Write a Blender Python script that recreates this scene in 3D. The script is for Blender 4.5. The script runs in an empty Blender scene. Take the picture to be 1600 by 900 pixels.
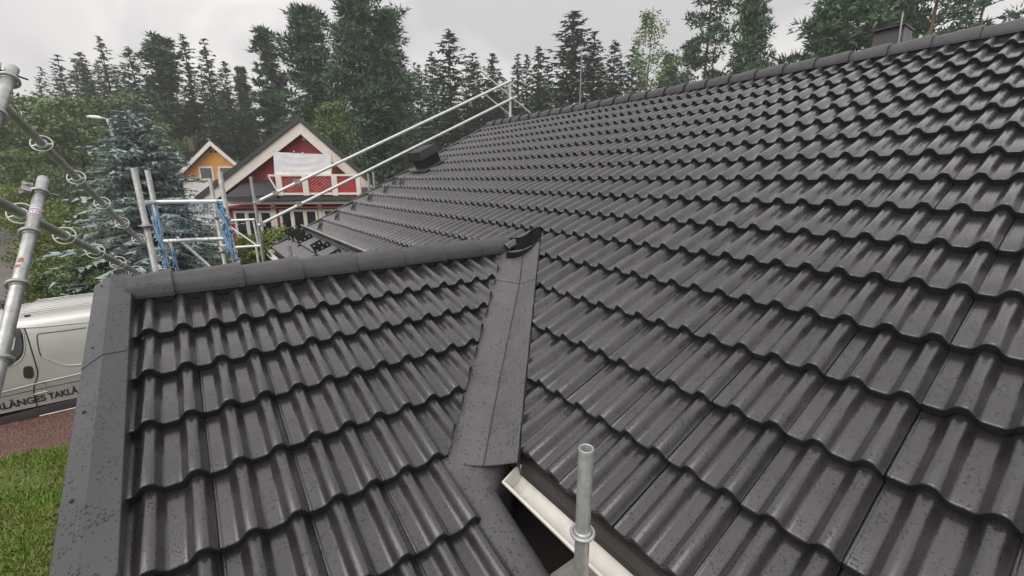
import bpy, bmesh, math, random
import numpy as np
from mathutils import Vector, Matrix
random.seed(7)
S = bpy.context.scene
COL = S.collection
R = math.radians

# ------------------------------------------------------------------ camera, sky, sun, exposure
F = 668.17
RT = Vector((0.80692695, -0.59063579, -0.00427364))
UP = Vector((0.15048946, 0.19859134, 0.96845981))
FW = Vector((0.57115832, 0.78211946, -0.24913316))
cam_d = bpy.data.cameras.new("camera")
cam = bpy.data.objects.new("camera", cam_d)
COL.objects.link(cam)
cam.matrix_world = Matrix(((RT.x, UP.x, -FW.x, 0), (RT.y, UP.y, -FW.y, 0), (RT.z, UP.z, -FW.z, 0), (0, 0, 0, 1)))
cam_d.sensor_width = 36
cam_d.lens = 36 * F / 1600
cam_d.clip_start = 0.05
cam_d.clip_end = 2000
S.camera = cam
S.render.engine = 'CYCLES'
S.cycles.max_bounces = 6
S.cycles.diffuse_bounces = 3
S.cycles.glossy_bounces = 3
S.cycles.use_denoising = True
S.view_settings.view_transform = 'Standard'
S.view_settings.look = 'None'
S.view_settings.exposure = 0.46
S.view_settings.gamma = 1.0

SUN_EL, SUN_AZ = R(52), R(250)          # bright part of the cloud, up to the right of the camera
w = bpy.data.worlds.new("World")
S.world = w
w.use_nodes = True
nt = w.node_tree
nt.nodes.clear()
out = nt.nodes.new('ShaderNodeOutputWorld')
bg = nt.nodes.new('ShaderNodeBackground')
sky = nt.nodes.new('ShaderNodeTexSky')
sky.sky_type = 'NISHITA'
sky.sun_disc = False
sky.sun_elevation = SUN_EL
sky.sun_rotation = SUN_AZ
sky.air_density = 1.0
sky.dust_density = 4.0
hs = nt.nodes.new('ShaderNodeHueSaturation')
hs.inputs['Saturation'].default_value = 0.2
hs.inputs['Value'].default_value = 0.08
tc = nt.nodes.new('ShaderNodeTexCoord')
mp = nt.nodes.new('ShaderNodeMapping')
mp.inputs['Scale'].default_value = (1.3, 1.3, 2.0)
mp.inputs['Location'].default_value = (0.35, 0.2, 0.4)
nz = nt.nodes.new('ShaderNodeTexNoise')
nz.inputs['Scale'].default_value = 1.5
nz.inputs['Detail'].default_value = 5
nz.inputs['Roughness'].default_value = 0.5
nz.inputs['Distortion'].default_value = 0.6
cr = nt.nodes.new('ShaderNodeValToRGB')
cr.color_ramp.elements[0].position = 0.36
cr.color_ramp.elements[0].color = (0.53, 0.52, 0.525, 1)
cr.color_ramp.elements[1].position = 0.64
cr.color_ramp.elements[1].color = (1.0, 0.955, 0.935, 1)
mx = nt.nodes.new('ShaderNodeMixRGB')
mx.inputs[0].default_value = 0.88
L = nt.links
L.new(sky.outputs[0], hs.inputs['Color'])
L.new(tc.outputs['Generated'], mp.inputs[0])
L.new(mp.outputs[0], nz.inputs['Vector'])
L.new(nz.outputs['Fac'], cr.inputs[0])
L.new(hs.outputs[0], mx.inputs[1])
L.new(cr.outputs[0], mx.inputs[2])
# an overcast sky is brighter overhead than near the horizon
sx = nt.nodes.new('ShaderNodeSeparateXYZ'); L.new(tc.outputs['Generated'], sx.inputs[0])
zr = nt.nodes.new('ShaderNodeMapRange'); zr.inputs[1].default_value = 0.0; zr.inputs[2].default_value = 1.0; zr.inputs[3].default_value = 0.86; zr.inputs[4].default_value = 1.18
L.new(sx.outputs['Z'], zr.inputs[0])
L.new(mx.outputs[0], bg.inputs['Color']); L.new(zr.outputs[0], bg.inputs['Strength'])
L.new(bg.outputs[0], out.inputs[0])

sd = bpy.data.lights.new("sun", 'SUN')
sd.energy = 1.3
sd.angle = R(60)
sd.color = (1, 0.96, 0.92)
so = bpy.data.objects.new("sun", sd)
COL.objects.link(so)
sdir = Vector((math.sin(SUN_AZ) * math.cos(SUN_EL), math.cos(SUN_AZ) * math.cos(SUN_EL), math.sin(SUN_EL)))
so.rotation_euler = sdir.to_track_quat('Z', 'Y').to_euler()
so.location = (0, 0, 30)

# ------------------------------------------------------------------ measuring helpers (survey of the place from the camera station)
RH = Vector((0.80692695, -0.59063579, 0)).normalized()      # level, across the view
FH = Vector((0.57115832, 0.78211946, 0)).normalized()       # level, along the view
PM, CM, Y0, S0, G = 0.5006, -1.8334, 0.2565, 5.09, 0.3516   # main slope z = PM x + CM
PW, DW, XK, T0 = 0.3505, -1.8759, -0.1115, 3.4976           # porch slope z = PW y + DW
GZ = -4.05                                                  # ground level


def ray(x, y): return FW + RT * ((x - 800) / F) - UP * ((y - 450) / F)
def at(x, y, d):                                            # point on the upright plane at level distance d
    v = ray(x, y); return v * (d / v.dot(FH))
def at_x(x, y, X): v = ray(x, y); return v * (X / v.x)
def at_y(x, y, Y): v = ray(x, y); return v * (Y / v.y)
def at_z(x, y, Z): v = ray(x, y); return v * (Z / v.z)
def on_main(x, y, o=0.0): v = ray(x, y); return v * ((CM + o) / (v.z - PM * v.x))
def on_porch(x, y, o=0.0): v = ray(x, y); return v * ((DW + o) / (v.z - PW * v.y))
def proj(P):
    z = P.dot(FW); return (800 + F * P.dot(RT) / z, 450 - F * P.dot(UP) / z, z)

# ------------------------------------------------------------------ mesh helpers
class MB:
    def __init__(s): s.v = []; s.f = []; s.sm = []
    def add(s, vs, fs, smooth=False):
        b = len(s.v)
        s.v += [tuple(v) for v in vs]
        s.f += [tuple(i + b for i in f) for f in fs]
        s.sm += [smooth] * len(fs)
        return s
    def box(s, c, h, ax=None):
        ax = ax or (Vector((1, 0, 0)), Vector((0, 1, 0)), Vector((0, 0, 1)))
        c = Vector(c)
        vs = [c + ax[0] * (h[0] * i) + ax[1] * (h[1] * j) + ax[2] * (h[2] * k) for k in (-1, 1) for j in (-1, 1) for i in (-1, 1)]
        return s.add(vs, [(0, 2, 3, 1), (4, 5, 7, 6), (0, 1, 5, 4), (2, 6, 7, 3), (0, 4, 6, 2), (1, 3, 7, 5)])
    def bar(s, p, q, wd, th, n=None):
        p, q = Vector(p), Vector(q); d = (q - p); l = d.length; d.normalize()
        n = Vector(n) if n else Vector((0, 0, 1))
        a = d.cross(n).normalized(); n = a.cross(d).normalized()
        return s.box((p + q) / 2, (l / 2, wd / 2, th / 2), (d, a, n))
    def tube(s, pts, r, n=10, caps=True, r2=None):
        pts = [Vector(p) for p in pts]; vs = []; fs = []
        prev = None
        for i, p in enumerate(pts):
            d = (pts[min(i + 1, len(pts) - 1)] - pts[max(i - 1, 0)]).normalized()
            a = (prev - d * prev.dot(d)).normalized() if prev is not None else d.orthogonal().normalized()
            prev = a; b = d.cross(a)
            rr = r if r2 is None else r + (r2 - r) * i / (len(pts) - 1)
            vs += [p + (a * math.cos(2 * math.pi * k / n) + b * math.sin(2 * math.pi * k / n)) * rr for k in range(n)]
        for i in range(len(pts) - 1):
            for k in range(n):
                fs.append((i * n + k, i * n + (k + 1) % n, (i + 1) * n + (k + 1) % n, (i + 1) * n + k))
        s.add(vs, fs, True)
        if caps:
            m = len(pts) - 1
            s.add(vs[:n], [tuple(reversed(range(n)))]); s.add(vs[m * n:], [tuple(range(n))])
        return s
    def lathe(s, o, d, prof, n=20):                          # prof: (radius, distance along d)
        o, d = Vector(o), Vector(d).normalized(); a = d.orthogonal().normalized(); b = d.cross(a); vs = []; fs = []
        for r, h in prof:
            vs += [o + d * h + (a * math.cos(2 * math.pi * k / n) + b * math.sin(2 * math.pi * k / n)) * r for k in range(n)]
        for i in range(len(prof) - 1):
            for k in range(n):
                fs.append((i * n + k, i * n + (k + 1) % n, (i + 1) * n + (k + 1) % n, (i + 1) * n + k))
        return s.add(vs, fs, True)
    def ring(s, o, d, rad, r, n=20, m=8, flat=1.0):
        return s.lathe(o, d, [(rad + r * math.cos(2 * math.pi * k / m), flat * r * math.sin(2 * math.pi * k / m)) for k in range(m + 1)], n)
    def grid(s, rows, smooth=True, closed=False):
        n = len(rows[0]); vs = [p for r in rows for p in r]
        fs = [(i * n + k, i * n + k + 1, (i + 1) * n + k + 1, (i + 1) * n + k) for i in range(len(rows) - 1) for k in range(n - 1)]
        return s.add(vs, fs, smooth)
    def sheet(s, rows, th, smooth=True, up=None):            # a grid with thickness
        up = Vector(up) if up else Vector((0, 0, 1))
        lo = [[Vector(p) - up * th for p in r] for r in rows]
        s.grid(rows, smooth); s.grid([list(reversed(r)) for r in lo], smooth)
        for a, b in ((rows[0], lo[0]), (rows[-1], lo[-1]), ([r[0] for r in rows], [r[0] for r in lo]), ([r[-1] for r in rows], [r[-1] for r in lo])):
            s.grid([a, b], False)
        return s
    def prism(s, poly, vec):                                 # extrude a polygon
        n = len(poly); vec = Vector(vec); vs = [Vector(p) for p in poly] + [Vector(p) + vec for p in poly]
        return s.add(vs, [tuple(range(n)), tuple(reversed(range(n, 2 * n)))] + [(i, i + n, (i + 1) % n + n, (i + 1) % n) for i in range(n)])
    def mesh(s, name, off=None):
        me = bpy.data.meshes.new(name)
        v = s.v
        if off is not None:
            v = [(a - off[0], b - off[1], c - off[2]) for a, b, c in v]
        me.from_pydata(v, [], s.f)
        me.polygons.foreach_set('use_smooth', s.sm)
        bm = bmesh.new(); bm.from_mesh(me); bmesh.ops.recalc_face_normals(bm, faces=bm.faces); bm.to_mesh(me); bm.free()
        me.update()
        return me


def fast_mesh(name, verts, faces, k, off=None):              # verts (n,3) array, faces (m,k)
    me = bpy.data.meshes.new(name)
    v = np.asarray(verts, dtype=np.float32); f = np.asarray(faces, dtype=np.int32)
    if off is not None: v = v - np.array(off, dtype=np.float32)
    me.vertices.add(len(v)); me.vertices.foreach_set('co', v.ravel())
    me.loops.add(f.size); me.loops.foreach_set('vertex_index', f.ravel())
    me.polygons.add(len(f)); me.polygons.foreach_set('loop_start', np.arange(0, f.size, k, dtype=np.int32))
    me.polygons.foreach_set('loop_total', np.full(len(f), k, dtype=np.int32))
    me.update(calc_edges=True)
    return me


def tag(o, label=None, cat=None, group=None, kind=None):
    if label: o['label'] = label
    if cat: o['category'] = cat
    if group: o['group'] = group
    if kind: o['kind'] = kind
    return o


def thing(name, loc, label, cat, group=None):
    o = bpy.data.objects.new(name, None); COL.objects.link(o); o.location = loc
    o.empty_display_size = 0.2
    return tag(o, label, cat, group)


def wloc(o):
    v = Vector(o.location)
    while o.parent: o = o.parent; v = v + Vector(o.location)
    return v


def part(root, name, mb, m, label=None, kind=None):
    """a mesh part, given in world coordinates, under its thing"""
    me = mb.mesh(name, wloc(root)) if isinstance(mb, MB) else mb
    me.materials.append(m)
    o = bpy.data.objects.new(name, me); COL.objects.link(o); o.parent = root
    return tag(o, label, kind=kind)


def solo(name, mb, m, label=None, cat=None, group=None, kind=None, off=None):
    me = mb.mesh(name, off) if isinstance(mb, MB) else mb
    me.materials.append(m)
    o = bpy.data.objects.new(name, me); COL.objects.link(o)
    if off is not None: o.location = off
    return tag(o, label, cat, group, kind)


# ------------------------------------------------------------------ materials
def mat(name, c1, c2=None, rough=0.5, metal=0.0, scale=8.0, detail=4, bump=0.0, bscale=None, spec=0.5, rvar=0.0, drops=0.0, dscale=90, ddens=0.14, rand=0.0, coat=0.0, coord='pos', stretch=None):
    m = bpy.data.materials.new(name); m.use_nodes = True
    t = m.node_tree; N = t.nodes; K = t.links
    b = N['Principled BSDF']
    b.inputs['Metallic'].default_value = metal
    b.inputs['Roughness'].default_value = rough
    b.inputs['Specular IOR Level'].default_value = spec
    b.inputs['Coat Weight'].default_value = coat
    b.inputs['Coat Roughness'].default_value = 0.19
    c2 = c2 or c1
    if coord == 'pos':
        g = N.new('ShaderNodeNewGeometry'); vec = g.outputs['Position']
    else:
        g = N.new('ShaderNodeTexCoord'); vec = g.outputs['Object']
    if stretch:
        mpn = N.new('ShaderNodeMapping'); mpn.inputs['Scale'].default_value = stretch
        K.new(vec, mpn.inputs[0]); vec2 = mpn.outputs[0]
    else: vec2 = vec
    n = N.new('ShaderNodeTexNoise'); n.inputs['Scale'].default_value = scale; n.inputs['Detail'].default_value = detail
    n.inputs['Roughness'].default_value = 0.6
    K.new(vec2, n.inputs['Vector'])
    r = N.new('ShaderNodeValToRGB')
    r.color_ramp.elements[0].position = 0.35; r.color_ramp.elements[1].position = 0.65
    r.color_ramp.elements[0].color = (*c1, 1); r.color_ramp.elements[1].color = (*c2, 1)
    K.new(n.outputs['Fac'], r.inputs[0])
    colr = r.outputs[0]
    if rand:
        oi = N.new('ShaderNodeObjectInfo'); mr = N.new('ShaderNodeMapRange')
        mr.inputs[3].default_value = 1 - rand; mr.inputs[4].default_value = 1 + rand
        K.new(oi.outputs['Random'], mr.inputs[0])
        h = N.new('ShaderNodeHueSaturation'); K.new(mr.outputs[0], h.inputs['Value']); K.new(colr, h.inputs['Color']); colr = h.outputs[0]
    K.new(colr, b.inputs['Base Color'])
    if rvar:
        n2 = N.new('ShaderNodeTexNoise'); n2.inputs['Scale'].default_value = scale * 2.7; n2.inputs['Detail'].default_value = 3
        K.new(vec, n2.inputs['Vector'])
        m2 = N.new('ShaderNodeMapRange'); m2.inputs[1].default_value = 0.3; m2.inputs[2].default_value = 0.7
        m2.inputs[3].default_value = rough - rvar; m2.inputs[4].default_value = rough + rvar
        K.new(n2.outputs['Fac'], m2.inputs[0]); K.new(m2.outputs[0], b.inputs['Roughness'])
    nrm = None
    if bump:
        n3 = N.new('ShaderNodeTexNoise'); n3.inputs['Scale'].default_value = bscale or scale * 6; n3.inputs['Detail'].default_value = 3
        K.new(vec2, n3.inputs['Vector'])
        bp = N.new('ShaderNodeBump'); bp.inputs['Strength'].default_value = bump; bp.inputs['Distance'].default_value = 0.01
        K.new(n3.outputs['Fac'], bp.inputs['Height']); nrm = bp.outputs[0]
    if drops:                                               # rain beads: rounded bumps of uneven size, sparse
        vo = N.new('ShaderNodeTexVoronoi'); vo.inputs['Scale'].default_value = dscale; vo.inputs['Randomness'].default_value = 1
        K.new(vec, vo.inputs['Vector'])
        nn = N.new('ShaderNodeTexNoise'); nn.inputs['Scale'].default_value = dscale * 0.12; nn.inputs['Detail'].default_value = 2
        K.new(vec, nn.inputs['Vector'])
        sp = N.new('ShaderNodeSeparateColor'); K.new(vo.outputs['Color'], sp.inputs[0])
        ad = N.new('ShaderNodeMath'); ad.operation = 'MULTIPLY'; K.new(sp.outputs[0], ad.inputs[0]); K.new(nn.outputs['Fac'], ad.inputs[1])
        rd = N.new('ShaderNodeMapRange'); rd.inputs[1].default_value = ddens; rd.inputs[2].default_value = 0.6; rd.inputs[3].default_value = 0.0; rd.inputs[4].default_value = 0.5
        K.new(ad.outputs[0], rd.inputs[0])
        sb = N.new('ShaderNodeMath'); sb.operation = 'SUBTRACT'; sb.use_clamp = True
        K.new(rd.outputs[0], sb.inputs[0]); K.new(vo.outputs['Distance'], sb.inputs[1])
        sq = N.new('ShaderNodeMath'); sq.operation = 'POWER'; sq.inputs[1].default_value = 0.5; K.new(sb.outputs[0], sq.inputs[0])
        b2 = N.new('ShaderNodeBump'); b2.inputs['Strength'].default_value = drops; b2.inputs['Distance'].default_value = 0.013
        K.new(sq.outputs[0], b2.inputs['Height'])
        if nrm: K.new(nrm, b2.inputs['Normal'])
        nrm = b2.outputs[0]
    if nrm: K.new(nrm, b.inputs['Normal'])
    return m


M_TILE = mat('tile_concrete', (0.0165, 0.0148, 0.0175), (0.029, 0.0262, 0.0305), rough=0.27, scale=4, bump=0.22, bscale=160, rvar=0.08, drops=1.0, dscale=115, ddens=0.10, rand=0.25, spec=0.6, coat=1.0)
M_NOSE = mat('shaded_tile_edge', (0.012, 0.011, 0.011), (0.018, 0.017, 0.017), rough=0.6, scale=20)  # tile edge darkened, shade under each course put into its colour
M_CAP = mat('ridge_concrete', (0.046, 0.045, 0.049), (0.062, 0.061, 0.065), rough=0.42, scale=7, bump=0.2, bscale=180, rvar=0.08, drops=0.6, dscale=80, rand=0.06)
M_FLASH = mat('flashing_metal', (0.046, 0.047, 0.050), (0.058, 0.059, 0.062), rough=0.38, scale=3, bump=0.05, rvar=0.05, drops=1.0, dscale=78, ddens=0.06, spec=0.5)
M_VALLEY = mat('valley_metal', (0.078, 0.075, 0.079), (0.098, 0.094, 0.098), rough=0.40, scale=5, bump=0.05, rvar=0.06, drops=1.0, dscale=78, ddens=0.06)
M_DECK = mat('roof_felt', (0.02, 0.02, 0.02), rough=0.8)
M_BLACK = mat('black_rubber', (0.010, 0.010, 0.011), (0.016, 0.016, 0.017), rough=0.55, scale=12)
M_RUBBER = mat('dull_rubber', (0.005, 0.005, 0.005), (0.008, 0.008, 0.008), rough=0.75, scale=12, spec=0.12)
M_IRON = mat('black_steel', (0.012, 0.012, 0.013), (0.02, 0.02, 0.02), rough=0.45, scale=20)
M_BROWN = mat('dark_wall_paint', (0.028, 0.024, 0.021), (0.04, 0.034, 0.03), rough=0.7, scale=3)
M_GUTTER = mat('cream_gutter_paint', (0.62, 0.60, 0.55), (0.72, 0.70, 0.65), rough=0.6, scale=14, rvar=0.08)
M_GALV = mat('galvanised_steel', (0.36, 0.37, 0.37), (0.52, 0.53, 0.52), rough=0.42, metal=0.65, scale=22, bump=0.1, bscale=60, rvar=0.1, coord='pos')
M_GALVD = mat('weathered_steel', (0.27, 0.27, 0.265), (0.42, 0.42, 0.41), rough=0.5, metal=0.5, scale=18, bump=0.15, bscale=70, rvar=0.1)
M_ALU = mat('pale_aluminium', (0.62, 0.63, 0.63), (0.74, 0.75, 0.74), rough=0.35, metal=0.35, scale=12, rvar=0.08)
M_WHITE = mat('white_paint', (0.70, 0.68, 0.66), (0.80, 0.78, 0.76), rough=0.5, scale=5)
M_CREAM = mat('cream_bargeboard', (0.74, 0.69, 0.62), (0.80, 0.75, 0.68), rough=0.5, scale=4)
M_RED = mat('falu_red_boards', (0.28, 0.038, 0.046), (0.34, 0.046, 0.054), rough=0.65, scale=4)
M_RED2 = mat('bright_red_panel', (0.36, 0.030, 0.036), (0.42, 0.036, 0.042), rough=0.55, scale=5)
M_LATT = mat('pink_lattice', (0.52, 0.30, 0.28), (0.60, 0.38, 0.35), rough=0.6, scale=9)
M_ORANGE = mat('ochre_orange_boards', (0.68, 0.29, 0.06), (0.76, 0.34, 0.075), rough=0.65, scale=3)
M_GLASS = mat('window_glass', (0.012, 0.016, 0.016), (0.03, 0.036, 0.034), rough=0.06, scale=1.5, spec=0.7)
M_GLASSG = mat('window_glass_pale', (0.06, 0.085, 0.08), (0.10, 0.13, 0.12), rough=0.08, scale=1.0, spec=0.7)
M_ROOFD = mat('dark_house_tiles', (0.040, 0.036, 0.038), (0.06, 0.055, 0.056), rough=0.5, scale=4)
M_ROOFB = mat('brown_house_tiles', (0.085, 0.062, 0.056), (0.12, 0.088, 0.08), rough=0.6, scale=3)
M_CLOTH = mat('white_cotton', (0.72, 0.72, 0.74), (0.80, 0.80, 0.82), rough=0.85, scale=4)
M_BLUE = mat('blue_netting', (0.14, 0.27, 0.42), (0.26, 0.41, 0.56), rough=0.7, scale=14)
M_LABEL = mat('sticker_white', (0.75, 0.70, 0.74), rough=0.4)
M_PURPLE = mat('sticker_print', (0.22, 0.07, 0.22), rough=0.4)
M_RUST = mat('red_oxide_paint', (0.32, 0.10, 0.07), (0.40, 0.16, 0.12), rough=0.6, scale=30)
M_SILVER = mat('silver_car_paint', (0.48, 0.48, 0.46), (0.53, 0.53, 0.51), rough=0.32, metal=0.35, scale=2, coat=0.35)
M_PLAST = mat('dark_plastic', (0.045, 0.045, 0.045), (0.06, 0.06, 0.06), rough=0.55, scale=20)
M_TYRE = mat('tyre_rubber', (0.02, 0.02, 0.02), rough=0.8)
M_BARK = mat('spruce_bark', (0.055, 0.042, 0.035), (0.10, 0.08, 0.07), rough=0.9, scale=6, bump=0.5, stretch=(1, 1, 0.3))
M_PBARK = mat('pine_bark', (0.15, 0.075, 0.05), (0.24, 0.13, 0.09), rough=0.9, scale=3, bump=0.5, stretch=(1, 1, 0.4))
M_SPR = mat('spruce_needles', (0.036, 0.080, 0.040), (0.080, 0.150, 0.072), rough=0.65, scale=0.9, rand=0.22)
M_PINE = mat('pine_needles', (0.040, 0.084, 0.042), (0.088, 0.158, 0.074), rough=0.65, scale=0.8, rand=0.2)
M_BLUESPR = mat('blue_spruce_needles', (0.21, 0.275, 0.265), (0.42, 0.50, 0.48), rough=0.6, scale=2.2)
M_LEAF = mat('birch_leaves', (0.075, 0.135, 0.040), (0.17, 0.25, 0.078), rough=0.55, scale=0.7, rand=0.2)
M_LEAFY = mat('hedge_leaves', (0.085, 0.135, 0.020), (0.20, 0.25, 0.045), rough=0.55, scale=1.8, rand=0.1)
M_GRASS = mat('lawn_blades', (0.20, 0.22, 0.040), (0.14, 0.25, 0.022), rough=0.6, scale=2.2)
M_LAWN = mat('lawn_soil', (0.055, 0.085, 0.012), (0.11, 0.125, 0.025), rough=0.85, scale=3, bump=0.6, bscale=60)
M_GRAV = mat('red_gravel', (0.075, 0.036, 0.026), (0.135, 0.070, 0.050), rough=0.75, scale=30, bump=0.8, bscale=50)
M_STONE = mat('gravel_stones', (0.07, 0.036, 0.026), (0.20, 0.11, 0.082), rough=0.6, scale=40)
M_ROAD = mat('wet_asphalt', (0.10, 0.085, 0.078), (0.15, 0.13, 0.12), rough=0.5, scale=1.2, rvar=0.15, bump=0.3, bscale=50)
M_GROUND = mat('forest_floor', (0.030, 0.040, 0.016), (0.06, 0.065, 0.03), rough=0.95, scale=0.6, bump=0.6)
M_LAMP = mat('lamp_white', (0.72, 0.73, 0.72), rough=0.4)
M_PLANK = mat('pale_plank', (0.50, 0.47, 0.42), (0.62, 0.60, 0.54), rough=0.6, scale=6, stretch=(1, 6, 1))

# ------------------------------------------------------------------ ground
def sheet_poly(name, pts, z, m, label):
    mb = MB(); n = len(pts)
    mb.add([(x, y, z) for x, y in pts], [tuple(range(n))])
    return solo(name, mb, m, label, kind='structure')
g = MB(); NG = 40
g.grid([[(-150 + 300 * i / NG, -150 + 300 * j / NG, GZ - 0.012) for i in range(NG + 1)] for j in range(NG + 1)], False)
solo('ground', g, M_GROUND, 'dark mossy ground under the trees reaching the horizon', kind='structure')
sheet_poly('lawn', [(-14, -6), (0.2, -6), (0.2, 8.95), (-1.6, 8.85), (-3.2, 9.1), (-6, 9.4), (-14, 9.9)], GZ - 0.004, M_LAWN, 'mossy green lawn beside the porch')
sheet_poly('gravel_drive', [(-14, 9.9), (-6, 9.4), (-3.2, 9.1), (-1.6, 8.85), (1.0, 8.8), (1.2, 14.2), (-14, 15.0)], GZ + 0.000, M_GRAV, 'reddish gravel drive under the silver van')
rp = [at_z(-260, 470, GZ), at_z(-260, 318, GZ), at_z(140, 316, GZ), at_z(118, 345, GZ), at_z(62, 400, GZ), at_z(58, 470, GZ)]
sheet_poly('road', [(p.x, p.y) for p in rp], GZ + 0.004, M_ROAD, 'wet brown grey road behind the hedge bushes')

rng = np.random.default_rng(3)
def scatter_tris(n, xs, ys, z, size, tall, inside):
    P = []
    while len(P) < n:
        q = rng.uniform((xs[0], ys[0]), (xs[1], ys[1]), (n, 2)); q = q[[inside(*a) for a in q]]; P += list(q)
    P = np.array(P[:n]); return P
def lawn_edge(x): return np.interp(x, [-14, -6, -3.2, -1.6, 0.2], [9.9, 9.4, 9.1, 8.85, 8.95])
P = scatter_tris(52000, (-4.6, 0.0), (4.0, 9.2), 0, 0, 0, lambda x, y: y < lawn_edge(x) + 0.05 * math.sin(x * 9) + rng.normal(0, 0.03))
worn = np.sin(P[:, 0] * 3.1 + np.sin(P[:, 1] * 2.3)) * np.sin(P[:, 1] * 2.7 + 1.3 * np.sin(P[:, 0] * 1.9)); P = P[(worn < .45) | (rng.random(len(P)) < .35)]
a = rng.uniform(0, 6.28, len(P)); hh = rng.uniform(0.025, 0.075, len(P)); ww = rng.uniform(0.006, 0.012, len(P)); le = rng.normal(0, 0.03, (len(P), 2))
V = np.zeros((len(P), 3, 3)); V[:, 0, :2] = P + np.stack([np.cos(a), np.sin(a)], 1) * ww[:, None]; V[:, 1, :2] = P - np.stack([np.cos(a), np.sin(a)], 1) * ww[:, None]
V[:, 2, :2] = P + le; V[:, :2, 2] = GZ - 0.004; V[:, 2, 2] = GZ + hh
solo('grass', fast_mesh('grass', V.reshape(-1, 3), np.arange(len(P) * 3).reshape(-1, 3), 3), M_GRASS, 'short green lawn grass beside the gravel', kind='stuff')
P = scatter_tris(9000, (-4.6, -0.8), (8.7, 11.0), 0, 0, 0, lambda x, y: y > lawn_edge(x) - 0.03)
OC = np.array([(1, 0, 0), (-1, 0, 0), (0, 1, 0), (0, -1, 0), (0, 0, 1)]); OF = np.array([(0, 2, 4), (2, 1, 4), (1, 3, 4), (3, 0, 4)])
sz = rng.uniform(0.008, 0.028, len(P))
V = OC[None] * sz[:, None, None] * rng.uniform(0.6, 1.2, (len(P), 5, 3)); V[:, :, :2] += P[:, None]; V[:, :, 2] += GZ + 0.001
Fc = (OF[None] + 5 * np.arange(len(P))[:, None, None]).reshape(-1, 3)
solo('gravel', fast_mesh('gravel', V.reshape(-1, 3), Fc, 3), M_STONE, 'loose reddish gravel stones in front of the van', kind='stuff')

# ------------------------------------------------------------------ the house we stand beside
PH = math.atan(PM); PQ = math.atan(PW)
house = thing('house', (3.0, 3.4, GZ), 'large house roof of wet dark wavy tiles with a porch roof at its corner', 'house')
HL = Vector(house.location)
# valley line points measured on the two slopes: left edge, crease, right edge
VL = [(787, 394), (776, 434), (735, 590), (699, 722)]
VC = [(818, 390), (812, 441), (781, 590), (755, 727)]
VR = [(843, 378), (837, 434), (821, 590), (808, 722)]
pL = [on_porch(x - 9, y, -0.022) for x, y in VL]
pR = [on_main(*q, 0.050) for q in VR]
def env(q, o):
    A, B = on_porch(*q, o), on_main(*q, o)
    return A if A.length < B.length else B
pC = [env(q, 0.0) for q in VC]

def tile_mesh():
    A = 0.044
    us = [0.0, 0.0012, 0.0024, 0.009, 0.0105, 0.016, 0.024, 0.04, 0.048, 0.054, 0.06, 0.067, 0.074, 0.082, 0.092, 0.105, 0.118, 0.128, 0.136, 0.143, 0.15, 0.156, 0.162, 0.174, 0.186, 0.198, 0.204, 0.21, 0.217, 0.224, 0.232, 0.242, 0.255, 0.268, 0.278, 0.286, 0.292, 0.2975, 0.2994]
    def prof(u):
        if u <= .0012: return -.004
        if u <= .009: return .003
        if u <= .0105: return .0
        d = min(abs(u - .105), abs(u - .255)) / .075
        d = min(max((d - .10) / .60, 0), 1)
        return A * (0.5 + 0.5 * math.cos(math.pi * d))
    H = 0.043
    def row(v, drop=0.0): return [(u, v, prof(u) + H * (1 - v / G) - drop) for u in us]
    mb = MB()
    n = len(us)
    rows = [row(0.0, .007), row(.002, .0025), row(.008), row(0.19), row(.40)]
    vs = [p for r in rows for p in r]
    fs = [(i * n + k, i * n + k + 1, (i + 1) * n + k + 1, (i + 1) * n + k) for i in range(len(rows) - 1) for k in range(n - 1)]
    mb.add(vs, fs, True)
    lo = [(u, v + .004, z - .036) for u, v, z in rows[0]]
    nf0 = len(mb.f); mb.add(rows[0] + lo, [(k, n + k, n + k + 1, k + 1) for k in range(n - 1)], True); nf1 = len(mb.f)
    ed = [r[-1] for r in rows]; mb.add(ed + [(u, v, z - .022) for u, v, z in ed], [(k, k + 1, 6 + k, 5 + k) for k in range(4)])
    ed = [r[0] for r in rows]; mb.add(ed + [(u, v, z - .02) for u, v, z in ed], [(k, 5 + k, 6 + k, k + 1) for k in range(4)])
    me = bpy.data.meshes.new('roof_tile')
    me.from_pydata(mb.v, [], mb.f); me.polygons.foreach_set('use_smooth', mb.sm)
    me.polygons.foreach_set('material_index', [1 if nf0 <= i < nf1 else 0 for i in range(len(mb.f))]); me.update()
    return me
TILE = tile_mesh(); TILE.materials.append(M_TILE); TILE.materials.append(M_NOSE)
TOFF = -0.030
cP, sP = math.cos(PH), math.sin(PH); cQ, sQ = math.cos(PQ), math.sin(PQ)
nM = Vector((-sP, 0, cP)); nW = Vector((0, -sQ, cQ))
def main_mat(j, r):
    s = S0 - G * r
    o = Vector((s * cP, Y0 + .3 * (j + 1), s * cP * PM + CM)) + nM * TOFF
    return Matrix(((0, cP, -sP, o.x), (-1, 0, 0, o.y), (0, sP, cP, o.z), (0, 0, 0, 1)))
def porch_mat(k, s_):
    t = T0 - G * s_
    o = Vector((XK + .3 * (k - 1), t * cQ, t * cQ * PW + DW)) + nW * TOFF
    return Matrix(((1, 0, 0, o.x), (0, cQ, -sQ, o.y), (0, sQ, cQ, o.z), (0, 0, 0, 1)))
def side(p, a, b): return (b.x - a.x) * (p.y - a.y) - (b.y - a.y) * (p.x - a.x)      # >0: left of a->b
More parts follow.
